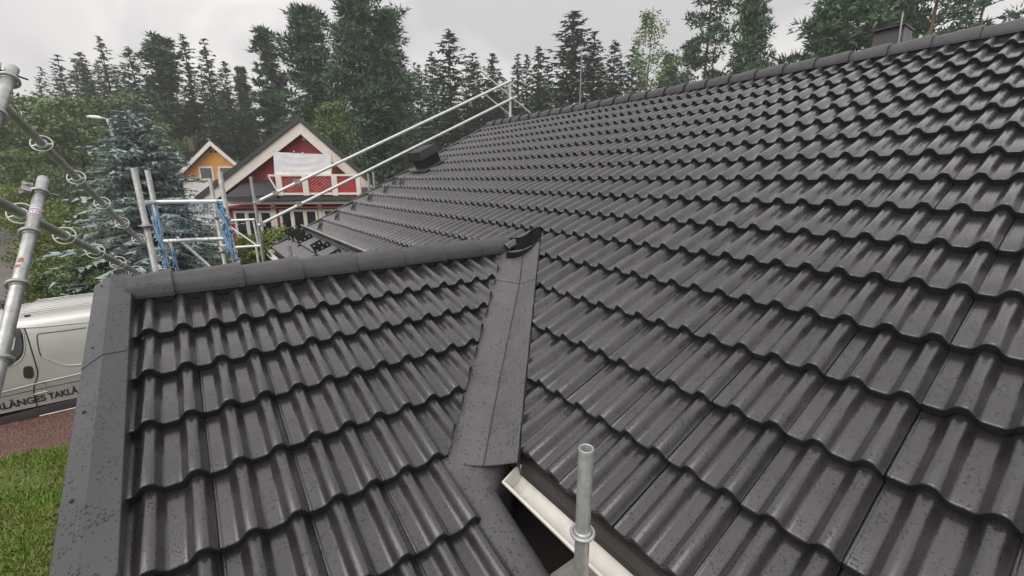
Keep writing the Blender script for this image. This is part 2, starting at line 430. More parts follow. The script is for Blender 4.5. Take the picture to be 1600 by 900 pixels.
def cut(me, Mx, a, b, keep_left):
    """clip a copy of the tile with the upright plane through a and b"""
    bm = bmesh.new(); bm.from_mesh(me); bm.transform(Mx)
    d = (b - a); n = Vector((-d.y, d.x, 0)).normalized()
    if not keep_left: n = -n
    bmesh.ops.bisect_plane(bm, geom=bm.verts[:] + bm.edges[:] + bm.faces[:], plane_co=a, plane_no=n, clear_inner=True, clear_outer=False)
    if not bm.faces: bm.free(); return None
    bm.transform(Mx.inverted())
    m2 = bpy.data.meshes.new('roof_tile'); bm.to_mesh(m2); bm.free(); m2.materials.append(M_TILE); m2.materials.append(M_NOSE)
    return m2
tiles = []
vtopR, vbotR = pR[0] + Vector((.006, -.004, 0)), pR[-1] + Vector((.006, -.004, 0))
vtopL, vbotL = on_porch(786, 392), on_porch(697, 724)
corners = [Vector((u, v, .02)) for u in (0, .3) for v in (0, .40)]
tr = random.Random(5)
def jig(Mx):                                                # small laying errors
    return Mx @ Matrix.Translation((tr.uniform(-.0015, .0015), tr.uniform(-.004, .004), tr.uniform(-.0015, .002))) @ Matrix.Rotation(tr.uniform(-.004, .004), 4, 'Z')
for r in range(-4, 12):
    for j in range(-9, 30):
        Mx = jig(main_mat(j, r)); pts = [Mx @ c for c in corners]; ctr = sum(pts, Vector()) / 4
        me = TILE
        if ctr.y < 3.30:
            sd_ = [side(p, vbotR, vtopR) for p in pts]      # the tile lies right of the valley
            if all(x > 0 for x in sd_): continue
            if any(x > 0 for x in sd_) and ctr.x < 2.75:
                me = cut(TILE, Mx, vbotR, vtopR, False)
                if me is None: continue
        else:
            zb = -0.67 - PW * abs(ctr.y - 3.44)
            if ctr.x < 2.3 and zb > ctr.z + 0.02: continue
        tiles.append((me, Mx, pts))
for s_ in range(1, 9):
    for k in range(0, 11):
        Mx = jig(porch_mat(k, s_)); pts = [Mx @ c for c in corners]; ctr = sum(pts, Vector()) / 4
        me = TILE
        if s_ >= 6 and k > 3: continue
        sd_ = [side(p, vbotL, vtopL) for p in pts]
        if all(x < 0 for x in sd_): continue
        if any(x < 0 for x in sd_) and s_ <= 5:
            me = cut(TILE, Mx, vbotL, vtopL, True)
            if me is None: continue
        tiles.append((me, Mx, pts))
def area(pts):
    q = []
    for p in pts:
        x, y, z = proj(p)
        if z < .2: return 0
        q.append((min(max(x, -20), 1620), min(max(y, -20), 920)))
    q = [q[0], q[1], q[3], q[2]]
    return abs(sum(q[i][0] * q[(i + 1) % 4][1] - q[(i + 1) % 4][0] * q[i][1] for i in range(4))) / 2
tiles.sort(key=lambda t: -area(t[2]))
rest = bmesh.new()
for i, (me, Mx, pts) in enumerate(tiles):
    if i < 298:
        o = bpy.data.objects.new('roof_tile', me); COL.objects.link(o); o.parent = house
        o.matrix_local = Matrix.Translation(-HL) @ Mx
    else:
        b2 = bmesh.new(); b2.from_mesh(me); b2.transform(Matrix.Translation(-HL) @ Mx)
        tm = bpy.data.meshes.new('tmp'); b2.to_mesh(tm); b2.free(); rest.from_mesh(tm); bpy.data.meshes.remove(tm)
rm = bpy.data.meshes.new('far_roof_tiles'); rest.to_mesh(rm); rest.free()
for p in rm.polygons: p.use_smooth = True
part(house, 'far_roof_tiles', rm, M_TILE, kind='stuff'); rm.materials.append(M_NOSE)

# roof decks under the tiles, walls
XR, ZR = 6.15, PM * 6.15 + CM
def mz(x): return PM * x + CM
dk = MB()
for ya, yb in ((-2.6, 9.22),):
    dk.prism([(1.12, ya, mz(1.12) - .075), (XR, ya, mz(XR) - .075), (XR, ya, mz(XR) - .16), (1.12, ya, mz(1.12) - .16)], (0, yb - ya, 0))
    dk.prism([(XR, ya, mz(XR) - .04), (11.2, ya, mz(1.12) - .04), (11.2, ya, mz(1.12) - .16), (XR, ya, mz(XR) - .16)], (0, yb - ya, 0))
part(house, 'roof_deck', dk, M_DECK)
pd = MB()
def wz(y): return PW * y + DW
xL, xR2 = -.37, .77
pd.prism([(xL, .35, wz(.35) - .07), (xL, 3.44, wz(3.44) - .07), (xL, 3.44, wz(3.44) - .15), (xL, .35, wz(.35) - .15)], (xR2 - xL, 0, 0))
pd.prism([(xR2, 1.72, wz(1.72) - .075), (2.2, 3.40, wz(3.40) - .075), (xR2, 3.40, wz(3.4) - .075)], (0, 0, -.06))
pd.prism([(xL, 3.44, -.70), (xL, 4.9, -1.21), (xL, 4.9, -1.29), (xL, 3.44, -.78)], (2.6, 0, 0))
part(house, 'porch_roof_deck', pd, M_DECK)
wl = MB()
wl.box((6.15, 3.3, (GZ - 1.45) / 2), (4.75, 5.75, (-1.45 - GZ) / 2))
wl.prism([(1.45, 9.0, -1.45), (10.8, 9.0, -1.45), (6.15, 9.0, ZR - .2)], (0, .03, 0))
part(house, 'wall', wl, M_BROWN)
wp = MB(); wp.box((.52, 2.75, (GZ - 1.75) / 2), (.78, 2.05, (-1.75 - GZ) / 2))
part(house, 'porch_wall', wp, M_BROWN)

# ridge caps
def cap_rows(p0, d, l, r0, r1, h, sidev, n=12):
    rows = []
    for t, k in ((0, r0), (.04, r0), (.96, r1), (1, r1)):
        o = Vector(p0) + d * (l * t)
        rows.append([o + sidev * (math.cos(math.pi * i / n) * k) + Vector((0, 0, 1)) * ((max(math.sin(math.pi * i / n), 0)) ** .85 * h * k / r1) for i in range(n + 1)])
    return rows
xs = [-.386, -.176, .200, .565, .946, 1.327, 1.713, 2.069, 2.43]
for a_, b_ in zip(xs[:-1], xs[1:]):
    mb = MB(); mb.sheet(cap_rows((a_ - .015, 3.44, -.675), Vector((1, 0, 0)), b_ - a_ + .012, .114, .140, .122, Vector((0, 1, 0))), .02)
    part(house, 'ridge_tile', mb, M_CAP)
y = 9.32
while y > -2.5:
    mb = MB(); mb.sheet(cap_rows((XR, y, ZR - .01), Vector((0, -1, 0)), .338, .108, .134, .118, Vector((1, 0, 0))), .02)
    part(house, 'ridge_tile', mb, M_CAP)
    y -= .333
# mortar/ventilation strip below the caps
mb = MB(); mb.box((1.0, 3.44, -.70), (1.38, .09, .035)); part(house, 'ridge_strip', mb, M_BLACK)
mb = MB(); mb.box((XR, 3.4, ZR - .05), (.09, 5.9, .04)); part(house, 'ridge_strip', mb, M_BLACK)

# verge flashing of the porch: two overlapping lengths, folded
def verge(ya, yb, lift, name='verge_flashing'):
    rows = []
    for k in range(9):
        yy = ya + (yb - ya) * k / 8
        z = wz(yy) + lift
        rows.append([(-.374, yy, z - .045), (-.378, yy, z + .052), (-.381, yy, z + .056), (-.477, yy, z + .058), (-.483, yy, z + .054), (-.560, yy, z + .004), (-.564, yy, z - .004), (-.566, yy, z - .10), (-.56, yy, z - .12)])
    mb = MB(); mb.sheet(rows, .003, False)
    return part(house, name, mb, M_FLASH)
ysm = on_porch(172, 546, .06).y
v1 = verge(3.545, ysm - .03, .004)
v2 = verge(ysm, .3, 0.0)
mb = MB(); mb.add([(-.374, 3.548, wz(3.545) + .06), (-.48, 3.548, wz(3.545) + .06), (-.564, 3.548, wz(3.545)), (-.564, 3.548, wz(3.545) - .13), (-.374, 3.548, wz(3.545) - .13)], [(0, 1, 2, 3, 4)])
part(v1, 'end_plate', mb, M_FLASH)
for vo, yy in ((v1, 3.49), (v1, 2.9), (v2, 2.46), (v2, 2.02), (v2, 1.35)):
    mb = MB(); mb.lathe((-.523, yy, wz(yy) + .029), (-.5, -.2, .8), [(.0, .008), (.004, .0075), (.007, .004), (.008, -.002)], 8); part(vo, 'screw', mb, M_BLACK)

# valley flashing
def vrow(i, t):
    def lp(L_): return L_[i] + (L_[i + 1] - L_[i]) * t
    l, c, r_ = lp(pL), lp(pC), lp(pR)
    return [l - Vector((0, 0, .004)), l, l.lerp(c, .5) + Vector((0, 0, -.004)), c.lerp(l, .02) - Vector((0, 0, .002)), c + Vector((0, 0, .007)), c.lerp(r_, .02) - Vector((0, 0, .002)), c.lerp(r_, .5) + Vector((0, 0, -.003)), r_, r_ + Vector((.008, -.006, -.06))]
mb = MB(); mb.sheet([[p + Vector((0, 0, .005)) for p in vrow(0, t)] for t in (0, .5, 1.04)], .004, False)
part(house, 'valley_flashing', mb, M_VALLEY)
mb = MB(); rows = [vrow(1, t) for t in (0, .33, .67)] + [vrow(2, t) for t in (0, .33, .67, .95)]
last = [Vector(p) for p in vrow(2, 1)]
mb.sheet(rows + [last], .004, False)
part(house, 'valley_flashing', mb, M_VALLEY)
# lower sheet of the porch roof folding down beside the main wall
rows = []
for yy in (1.86, 1.7, 1.56, 1.53, 1.5, 1.465, 1.43, 1.3, 1.1, .9, .7, .4):
    z = wz(yy) - .02
    e = float(np.interp(yy, [1.43, 1.53], [.895, 1.05]))
    rows.append([(.74, yy, z - .005), (.80, yy, z + .004), (.85, yy, z + .003), (e, yy, z), (e + .03, yy, z - .012), (e + .055, yy, z - .045), (e + .07, yy, z - .11), (e + .075, yy, z - .9)])
mb = MB(); mb.sheet(rows, .003); part(house, 'side_flashing', mb, M_VALLEY)
# black rubber end piece between the porch ridge and the main slope
top = [(792, 372), (803, 372), (815, 371), (824, 366), (831, 359), (838, 355.5), (845, 354)]
bot = [(791, 394), (802, 395), (812, 393.5), (822, 390), (831, 385), (839, 379), (845, 373)]
mb = MB()
tp = [on_main(*q, .05) for q in top]; bt = [on_main(*q, .045) for q in bot]
mid = [a_.lerp(b_, .5) + Vector((.05, .04, -.10 + .05 * abs(i - 3) / 3)) for i, (a_, b_) in enumerate(zip(tp, bt))]
mb.grid([[p + Vector((.0, .0, -.10)) for p in bt], [p + Vector((-.004, -.004, .004)) for p in bt], bt, [b_.lerp(m_, .5) + Vector((0, 0, -.015)) for b_, m_ in zip(bt, mid)], mid, [t_.lerp(m_, .5) + Vector((0, 0, -.01)) for t_, m_ in zip(tp, mid)], tp, [p + Vector((.012, .012, .0)) for p in tp], [p + Vector((.02, .02, -.10)) for p in tp]])
e1 = part(house, 'ridge_end_seal', mb, M_RUBBER)
mb = MB(); mb.tube(bt, .006, 6); mb.tube(tp, .007, 6); part(e1, 'rim', mb, M_IRON)

# gutter: half round trough with an end cap, hung from a drip edge
gy0, gy1 = 1.425, -2.5
prof = []
for k in range(11):
    a_ = math.pi + math.pi * k / 10
    prof.append((1.042 + .05 * math.cos(a_), -1.40 + .052 * math.sin(a_)))
prof = [(.992 - .004, -1.392), (.984, -1.396), (.985, -1.404)] + prof + [(1.092, -1.375)]
mb = MB(); mb.sheet([[(x, yy, z) for x, z in prof] for yy in (gy0, .9, .2, gy1)], .003, True, (0, 0, 1))
gt = part(house, 'gutter', mb, M_GUTTER)
mb = MB(); cp = [(x, gy0 + .002, z - .004) for x, z in prof] + [(1.098, gy0 + .002, -1.352), (1.06, gy0 + .002, -1.357)]
mb.prism(cp, (0, .01, 0)); mb.tube([(1.042 + .048 * math.cos(math.pi + math.pi * k / 10), gy0 - .05, -1.40 + .05 * math.sin(math.pi + math.pi * k / 10)) for k in range(11)], .003, 5)
part(gt, 'end_cap', mb, M_GUTTER)
mb = MB(); mb.tube([(.988, gy0, -1.397), (.988, gy1, -1.397)], .008, 8); part(gt, 'bead', mb, M_GUTTER)
mb = MB(); mb.sheet([[(1.20, yy, -1.315), (1.115, yy, -1.345), (1.088, yy, -1.37), (1.084, yy, -1.395)] for yy in (1.52, .5, -2.5)], .003, False)
part(house, 'drip_edge', mb, M_BROWN)
mb = MB(); mb.box((1.125, -.5, -1.46), (.012, 2.0, .09)); part(house, 'fascia_board', mb, M_BROWN)
# far gable trim and far eave
mb = MB()
for a_, b_ in (((1.06, 9.29), (6.2, 9.29)),):
    mb.bar((a_[0], a_[1] + .02, mz(a_[0]) + .022), (b_[0], b_[1] + .02, mz(b_[0]) + .022), .085, .05)
part(house, 'gable_flashing', mb, M_FLASH)
mb = MB(); mb.bar((1.06, 9.30, mz(1.06) - .12), (6.15, 9.30, mz(6.15) - .12), .03, .2); part(house, 'bargeboard', mb, M_WHITE)
mb = MB(); mb.sheet([[(x, yy, z) for x, z in prof] for yy in (9.3, 5.2)], .003, True); part(house, 'gutter', mb, M_GUTTER)
mb = MB(); mb.box((1.2, 7.2, -1.42), (.12, 2.05, .012)); part(house, 'soffit', mb, M_WHITE)

# snow guard low on the far end: perforated brackets, two rails and a dark shadow strip
def roofp(x, yy, h): return Vector((x, yy, mz(x))) + nM * h
def bracket(yy, x0=1.40, x1=1.66, lift=.02):
    mb = MB(); e1_ = (roofp(x1, yy, 0) - roofp(x0, yy, 0)).normalized(); o = roofp(x0, yy, lift)
    wq = .085
    for i in range(3):
        for k in range(2 - (i == 2)):
            c = o + e1_ * (wq * (i + .5)) + nM * (wq * (k + .5)); vs = []; n = 8
            for q in range(n):
                an = 2 * math.pi * q / n; ca, sa = math.cos(an), math.sin(an); mxx = max(abs(ca), abs(sa))
                vs.append(c + e1_ * (ca / mxx * wq / 2) + nM * (sa / mxx * wq / 2))
            for q in range(n):
                an = 2 * math.pi * q / n; vs.append(c + e1_ * (math.cos(an) * .014) + nM * (math.sin(an) * .014))
            fs = [(q, (q + 1) % n, n + (q + 1) % n, n + q) for q in range(n)]
            dv = Vector((0, .006, 0))
            mb.add([p - dv for p in vs], fs); mb.add([p + dv for p in vs], fs)
            mb.add([p - dv for p in vs] + [p + dv for p in vs], [(q, (q + 1) % n, 2 * n + (q + 1) % n, 2 * n + q) for q in range(n)] + [(n + q, n + (q + 1) % n, 3 * n + (q + 1) % n, 3 * n + q) for q in range(n)])
    mb.box(o + e1_ * .11 + nM * 0.0, (.15, .03, .005), (e1_, Vector((0, 1, 0)), nM))
    return part(house, 'snow_guard_bracket', mb, M_IRON)
for yy in (9.15, 8.75, 8.2, 6.95, 5.9): bracket(yy)
mb = MB(); mb.tube([roofp(1.69, 9.2, .13), roofp(1.69, 5.2, .13)], .016, 8); part(house, 'snow_guard_rail', mb, M_GALVD)
mb = MB(); mb.tube([roofp(1.6, 9.2, .17), roofp(1.6, 8.9, .17)], .014, 8); part(house, 'snow_guard_rail', mb, M_IRON)
mb = MB(); mb.bar(roofp(1.70, 9.2, .075), roofp(1.70, 5.2, .075), .10, .006, (1, 0, .2)); part(house, 'shadow_strip', mb, M_IRON)  # black strip standing in for the shadow below the light rail
mb = MB(); mb.box((1.48, 9.2, -.83), (.006, .05, .08)); part(house, 'sign_plate', mb, M_LABEL)
# wire hooks up the far gable, one per tile course
def hook(x, yy):
    mb = MB(); P_ = [(-.03, .15, .01), (.08, .12, .14), (-.03, .08, .015), (.06, .04, .11), (-.03, -.02, .015), (.09, -.06, .15), (-.03, -.12, .01)]
    mb.tube([roofp(x + a_, yy + b_, c_ + .025) for a_, b_, c_ in P_], .006, 5)
    part(house, 'roof_hook', mb, M_IRON)
for x, yy in ((3.34, 8.12), (3.34, 8.5), (3.06, 8.25), (2.76, 8.31), (2.45, 8.35), (2.13, 8.33), (1.82, 8.34)): hook(x, yy)
# roof vent hood
ax = (Vector((cP, 0, sP)), Vector((0, 1, 0)), nM)
def sbox(c, h, ax, inset):
    mb = MB(); c = Vector(c); vs = []
    for k, q in ((-1, 1), (1, inset)):
        for i, j in ((-1, -1), (1, -1), (1, 1), (-1, 1)): vs.append(c + ax[0] * (h[0] * i * q) + ax[1] * (h[1] * j * q) + ax[2] * (h[2] * k))
    mb.add(vs, [(3, 2, 1, 0), (4, 5, 6, 7)] + [(i, (i + 1) % 4, 4 + (i + 1) % 4, 4 + i) for i in range(4)])
    return mb
vc = Vector((4.12, 8.56, mz(4.12)))
vh = part(house, 'roof_vent', sbox(vc + nM * .12, (.17, .27, .12), ax, 1.06), M_BLACK)
part(vh, 'lid', sbox(vc + nM * .33, (.225, .33, .075), ax, .86), M_BLACK)
part(vh, 'rim', sbox(vc + nM * .25, (.235, .34, .012), ax, 1.0), M_IRON)
part(vh, 'base_flashing', sbox(vc + nM * .045, (.30, .36, .01), ax, .98), M_FLASH)
# chimney hood and flag rod beyond the ridge
hx = 6.75
q = [at_x(1361, 75, hx), at_x(1366, 51, hx), at_x(1400, 42.5, hx), at_x(1416, 41, hx + .05), at_x(1412, 66, hx + .05)]
mb = MB(); mb.prism([Vector((hx, v.y, v.z)) for v in (q[1], q[3], q[4] - Vector((0, 0, .3)), q[0] - Vector((0, 0, .3)))], (.32, 0, 0))
ch = part(house, 'chimney_hood', mb, M_VALLEY)
mb = MB(); mb.bar((hx - .03, q[1].y + .02, q[1].z + .005), (hx - .03, q[3].y - .02, q[3].z + .005), .05, .012); mb.box((hx + .16, (q[1].y + q[3].y) / 2, (q[1].z + q[3].z) / 2 + .012), (.19, .15, .008)); part(ch, 'lid', mb, M_FLASH)
mb = MB(); rq = at_x(1406, 64, hx - .12); rq2 = at_x(1411, 19, hx - .12); mb.tube([rq - Vector((0, 0, .2)), rq2], .008, 6); part(house, 'chimney_stay', mb, M_GALVD)

# ------------------------------------------------------------------ scaffolding near the camera
def pole(name, top, bottom, rad, label, collars, m, cm=None, group=None):
    top, bottom = Vector(top), Vector(bottom); d = (top - bottom).normalized(); l = (top - bottom).length
    t = thing(name, bottom, label, 'scaffold pole', group)
    mb = MB(); mb.lathe(bottom, d, [(0, 0), (rad, 0), (rad, l - .002), (rad - .001, l), (rad - .0042, l), (rad - .005, l - .003), (rad - .005, l - .14), (0, l - .14)], 24)
    part(t, 'tube', mb, m)
    for c in collars:
        o = top - d * c; mb = MB()
        mb.ring(o, d, rad + .012, .006, 24, 8, 1.3); mb.lathe(o, d, [(rad, -.012), (rad + .005, -.012), (rad + .005, .010), (rad, .012)], 20)
        for k in range(4):
            a_ = d.orthogonal().normalized(); b_ = d.cross(a_); v = a_ * math.cos(k * math.pi / 2 + .4) + b_ * math.sin(k * math.pi / 2 + .4)
            mb.box(o + v * (rad + .008), (.006, .004, .005), (v, d.cross(v), d))
        part(t, 'collar', mb, cm or m)
    return t, top, d
ntp = Vector((.865, .799, -.808))
pole('scaffold_pole', ntp, (.865, .799, GZ), .0242, 'upright galvanised scaffold pole with open top standing by the cream gutter', [.315, .815, 1.315], M_GALV)
# pale scaffold board lying under the gutter
mb = MB(); mb.box((1.12, .15, -1.722), (.30, .98, .02)); b_ = solo('scaffold_board', mb, M_PLANK, 'pale scaffold board lying below the gutter at the bottom of the pole', 'board')
# leaning pole with sticker
tA = ray(68, 279) * 2.12; tB = ray(12, 513) * 1.64
dd = (tA - tB).normalized()
lp, ltop, ld = pole('scaffold_pole', tA, tB - dd * .75, .0215, 'pale leaning scaffold pole with purple printed sticker at the left edge', [.12, .40, .71, 1.08], M_GALV)
mb = MB(); o_ = ltop - ld * .27; mb.lathe(o_, ld, [(.0217, -.03), (.0222, -.03), (.0222, .03), (.0217, .03)], 24); stk = part(lp, 'sticker', mb, M_LABEL)
tcu = bpy.data.curves.new('print', 'FONT'); tcu.body = 'UTTER'; tcu.size = .02; tcu.align_x = 'CENTER'; tcu.align_y = 'CENTER'; tcu.extrude = .0002
to = bpy.data.objects.new('tmp_text', tcu); COL.objects.link(to)
bpy.context.view_layer.update()
tme = bpy.data.meshes.new_from_object(to.evaluated_get(bpy.context.evaluated_depsgraph_get())); bpy.data.objects.remove(to)
# wrap the print round the tube, facing the camera
vw = -o_.normalized(); vw = (vw - ld * vw.dot(ld)).normalized(); sw = ld.cross(vw)
if sw.dot(RT) < 0: sw = -sw
for v in tme.vertices:
    an = v.co.x / .0226; rr = .0226 + v.co.z
    v.co = (o_ + ld * v.co.y + (vw * math.cos(an) + sw * math.sin(an)) * rr) - wloc(stk)
tme.name = 'print'; part(stk, 'print', tme, M_PURPLE)
mb = MB(); mb.lathe(o_ + ld * .017, ld, [(.0223, -.002), (.0226, -.002), (.0226, .002), (.0223, .002)], 24); mb.lathe(o_ - ld * .018, ld, [(.0223, -.002), (.0226, -.002), (.0226, .002), (.0223, .002)], 24); part(stk, 'printed_line', mb, M_PURPLE)
def arc_patch(o, d, rad, a0, a1, h0, h1, m, root, name):
    rows = []
    for k in range(7):
        an = a0 + (a1 - a0) * k / 6; e = .5 - abs(k - 3) / 8
        rows.append([o + d * (h * (.5 + e)) + (vw * math.cos(an) + sw * math.sin(an)) * rad for h in (h0, (h0 + h1) / 2, h1)])
    mb = MB(); mb.grid(rows); part(root, name, mb, m)
arc_patch(ltop - ld * .59, ld, .0218, -.9, .0, -.010, .022, M_RUST, lp, 'paint_smear'); arc_patch(ltop - ld * .62, ld, .0219, -1.2, -.3, -.008, .012, M_RUST, lp, 'paint_smear')
pn = MB(); po = ltop - ld * .10; pn.tube([po - sw * .045, po + sw * .06], .0035, 6); pn.tube([po - sw * .03 + vw * .02, po - sw * .04 + vw * .03, po - sw * .055 + vw * .02], .006, 6); part(lp, 'locking_pin', pn, M_GALVD)
cl = MB(); cl.box(po - sw * .045 - ld * .01, (.018, .022, .03), (sw, vw, ld)); cl.tube([po - sw * .04 - ld * .03, po - sw * .06 - ld * .04 + vw * .01], .012, 8); part(lp, 'clamp', cl, M_GALVD)
# its twin at the top left corner
uA = ray(20, 107) * 2.0; uB = uA - dd * 1.3
up_, utop, ud = pole('scaffold_pole', uA, uB, .0225, 'pale leaning scaffold pole with cross pin in the top left corner', [.11, .40, .70], M_GALV)
pn = MB(); po = utop - ud * .05; pn.tube([po - sw * .05, po + sw * .055], .004, 6); part(up_, 'locking_pin', pn, M_IRON)
cl = MB(); cl.box(po - sw * .045 + ud * .0, (.012, .02, .03), (sw, vw, ud)); part(up_, 'clamp', cl, M_GALVD)
# two long tubes with rings running down to the tower
def ringtube(P0, D, ks, k0, k1, label, m):
    P0, D = Vector(P0), Vector(D); d = D.normalized()
    t = thing('scaffold_tube', P0 + D * k1, label, 'scaffold tube', 'scaffold tubes with rosette rings')
    mb = MB(); mb.tube([P0 + D * k0, P0 + D * k1], .0245, 14); part(t, 'tube', mb, m)
    for k in ks:
        o = P0 + D * k; mb = MB(); mb.ring(o, d, .0535, .0035, 24, 6, 1.6)
        mb.lathe(o, d, [(.0243, -.008), (.030, -.006), (.030, .006), (.0243, .008)], 16)
        a_ = d.orthogonal().normalized(); b_ = d.cross(a_)
        for q_ in (.9, 3.6):
            v = a_ * math.cos(q_) + b_ * math.sin(q_); mb.box(o + v * .041, (.013, .003, .002), (v, d.cross(v), d))
        part(t, 'ring', mb, M_ALU)
sc = 1.1
ringtube(Vector((-.673, 3.798, .21)) * sc, Vector((.044, .458, -.195)) * sc, [0, 1, 2, 3, 4], -.86, 4.35, 'upper grey scaffold tube with rings slanting down from the top left pole', M_GALV)
ringtube(Vector((-.67, 3.042, -.153)) * sc, Vector((.042, .473, -.158)) * sc, [0, 1, 2, 3, 4], -1.6, 4.3, 'lower grey scaffold tube with rings passing behind the stickered pole', M_GALV)

# ------------------------------------------------------------------ scaffold tower with blue netting beyond the porch ridge
tk = 1.18
def tw(x, y, d): return ray(x, y) * (d * tk)
tow = thing('scaffold_tower', (tw(225, 400, 4.0).x, tw(225, 400, 4.0).y, GZ), 'scaffold tower with torn blue netting standing in front of the blue spruce', 'scaffold tower')
def down(v): return Vector((v.x, v.y, GZ))
posts = [((209, 263), 3.5, .027, M_GALVD), ((230, 266), 4.2, .027, M_GALVD), ((343, 268), 4.3, .028, M_GALVD), ((328, 279), 5.2, .025, M_GALVD)]
tops = []
for q_, d_, r_, m_ in posts:
    tp_ = tw(*q_, d_); tops.append(tp_)
    mb = MB(); mb.lathe(down(tp_), (0, 0, 1), [(r_, 0), (r_, tp_.z - GZ), (r_ - .005, tp_.z - GZ), (r_ - .005, tp_.z - GZ - .1), (0, tp_.z - GZ - .1)], 14)
    o = part(tow, 'post', mb, m_)
    for zz in (.55, 1.05):
        mb = MB(); mb.ring((tp_.x, tp_.y, tp_.z - zz), (0, 0, 1), r_ + .03, .005, 16, 6); mb.lathe((tp_.x, tp_.y, tp_.z - zz), (0, 0, 1), [(r_, -.02), (r_ + .01, -.02), (r_ + .01, .02), (r_, .02)], 12); part(o, 'rosette', mb, M_GALVD)
def on_post(i, z): return Vector((tops[i].x, tops[i].y, z))
def post_z(i, px, py, d): return tw(px, py, d).z
led = [((1, 316, 4.2), (2, 315, 4.3)), ((1, 379, 4.2), (2, 374, 4.3)), ((0, 318, 3.5), (1, 316, 4.2)), ((0, 392, 3.5), (1, 392, 4.2)), ((3, 330, 5.2), (2, 330, 4.3)), ((3, 385, 5.2), (2, 385, 4.3))]
def zpx(i, py):
    v = ray(225 if i < 2 else 338, py); t_ = math.hypot(tops[i].x, tops[i].y) / math.hypot(v.x, v.y); return v.z * t_
for (i, ya, da), (j, yb, db) in led:
    mb = MB(); mb.tube([on_post(i, zpx(i, ya)), on_post(j, zpx(j, yb))], .024, 10); part(tow, 'ledger', mb, M_ALU)
mb = MB(); mb.tube([on_post(1, zpx(1, 372)).lerp(on_post(2, zpx(2, 372)), .22), on_post(1, zpx(1, 420)).lerp(on_post(2, zpx(2, 420)), .62)], .016, 8); part(tow, 'brace', mb, M_ALU)
mb = MB(); pa = on_post(1, zpx(1, 379)).lerp(on_post(2, zpx(2, 376)), .12); mb.tube([pa, pa - Vector((-.03, 0, 1.6))], .018, 8); part(tow, 'brace', mb, M_ALU)
mb = MB(); mb.tube([on_post(2, zpx(2, 318)) + Vector((-.03, .02, 0)), on_post(2, zpx(2, 418)) + Vector((.0, .02, 0)) + RH * .05], .012, 8); part(tow, 'brace', mb, M_ALU)
for (q_, d_) in (((243, 345), 4.15), ((353, 348), 4.25)):
    mb = MB(); o_ = tw(*q_, d_); mb.lathe(o_ - Vector((0, 0, .05)), (0, 0, 1), [(.030, 0), (.0305, 0), (.0305, .1), (.030, .1)], 12); part(tow, 'sticker', mb, M_LABEL)
# netting: crumpled strips hanging down the posts and a thin torn mesh between them
nr = random.Random(4)
def strands(px0, py0, px1, py1, d_, wpx, n):
    mb = MB()
    for k in range(n):
        u_ = nr.uniform(-.5, .5); ph = nr.uniform(0, 6); am = nr.uniform(.5, 2.2); t0_, t1_ = sorted((nr.uniform(0, .5), nr.uniform(.5, 1)))
        mb.tube([tw(px0 + (px1 - px0) * t_ + u_ * wpx * (.6 + .4 * math.sin(5 * t_ + 1)) + am * math.sin(ph + 7 * t_), py0 + (py1 - py0) * t_, d_ + .03 * math.sin(ph + 3 * t_)) for t_ in [t0_ + (t1_ - t0_) * q_ / 9 for q_ in range(10)]], nr.uniform(.002, .0055), 4, False)
    for k in range(n // 2):                                  # small torn flaps
        t_ = nr.random(); cx, cy = px0 + (px1 - px0) * t_, py0 + (py1 - py0) * t_; h_ = nr.uniform(4, 14); w_ = nr.uniform(.12, .35) * wpx; x_ = nr.uniform(-.4, .4) * wpx
        mb.grid([[tw(cx + x_ + w_ * u_ + nr.uniform(-.5, .5), cy + h_ * v_, d_ + nr.uniform(-.03, .03)) for u_ in (0, .5, 1)] for v_ in (0, .33, .66, 1)], True)
    return mb
for args in ((237, 316, 262, 424, 4.12, 13, 48), (338, 312, 357, 362, 4.2, 16, 48), (350, 352, 366, 412, 4.18, 15, 48), (270, 386, 277, 428, 4.3, 9, 24), (300, 317, 330, 320, 4.25, 6, 14)):
    part(tow, 'netting', strands(*args), M_BLUE)
mb = MB()
for k in range(15):
    u0 = k / 14; a_ = [tw(245 + 100 * u0 + nr.uniform(-3, 3) + 8 * t_ * nr.uniform(.4, 1.2), 318 + 102 * t_, 4.35 + nr.uniform(-.03, .03)) for t_ in [q_ / 8 for q_ in range(9)]]
    if nr.random() < .8: mb.tube(a_[:nr.randint(4, 9)], .0022, 3, False)
for k in range(11):
    t_ = (k + .3) / 11; n0 = nr.uniform(0, .4); n1 = nr.uniform(.5, 1)
    mb.tube([tw(245 + 100 * u_ + 10 * t_, 318 + 102 * t_ + 9 * math.sin(math.pi * u_) * nr.uniform(.3, 1) + nr.uniform(-1, 1), 4.35) for u_ in [n0 + (n1 - n0) * q_ / 8 for q_ in range(9)]], .0022, 3, False)
part(tow, 'netting', mb, M_BLUE, kind='stuff')

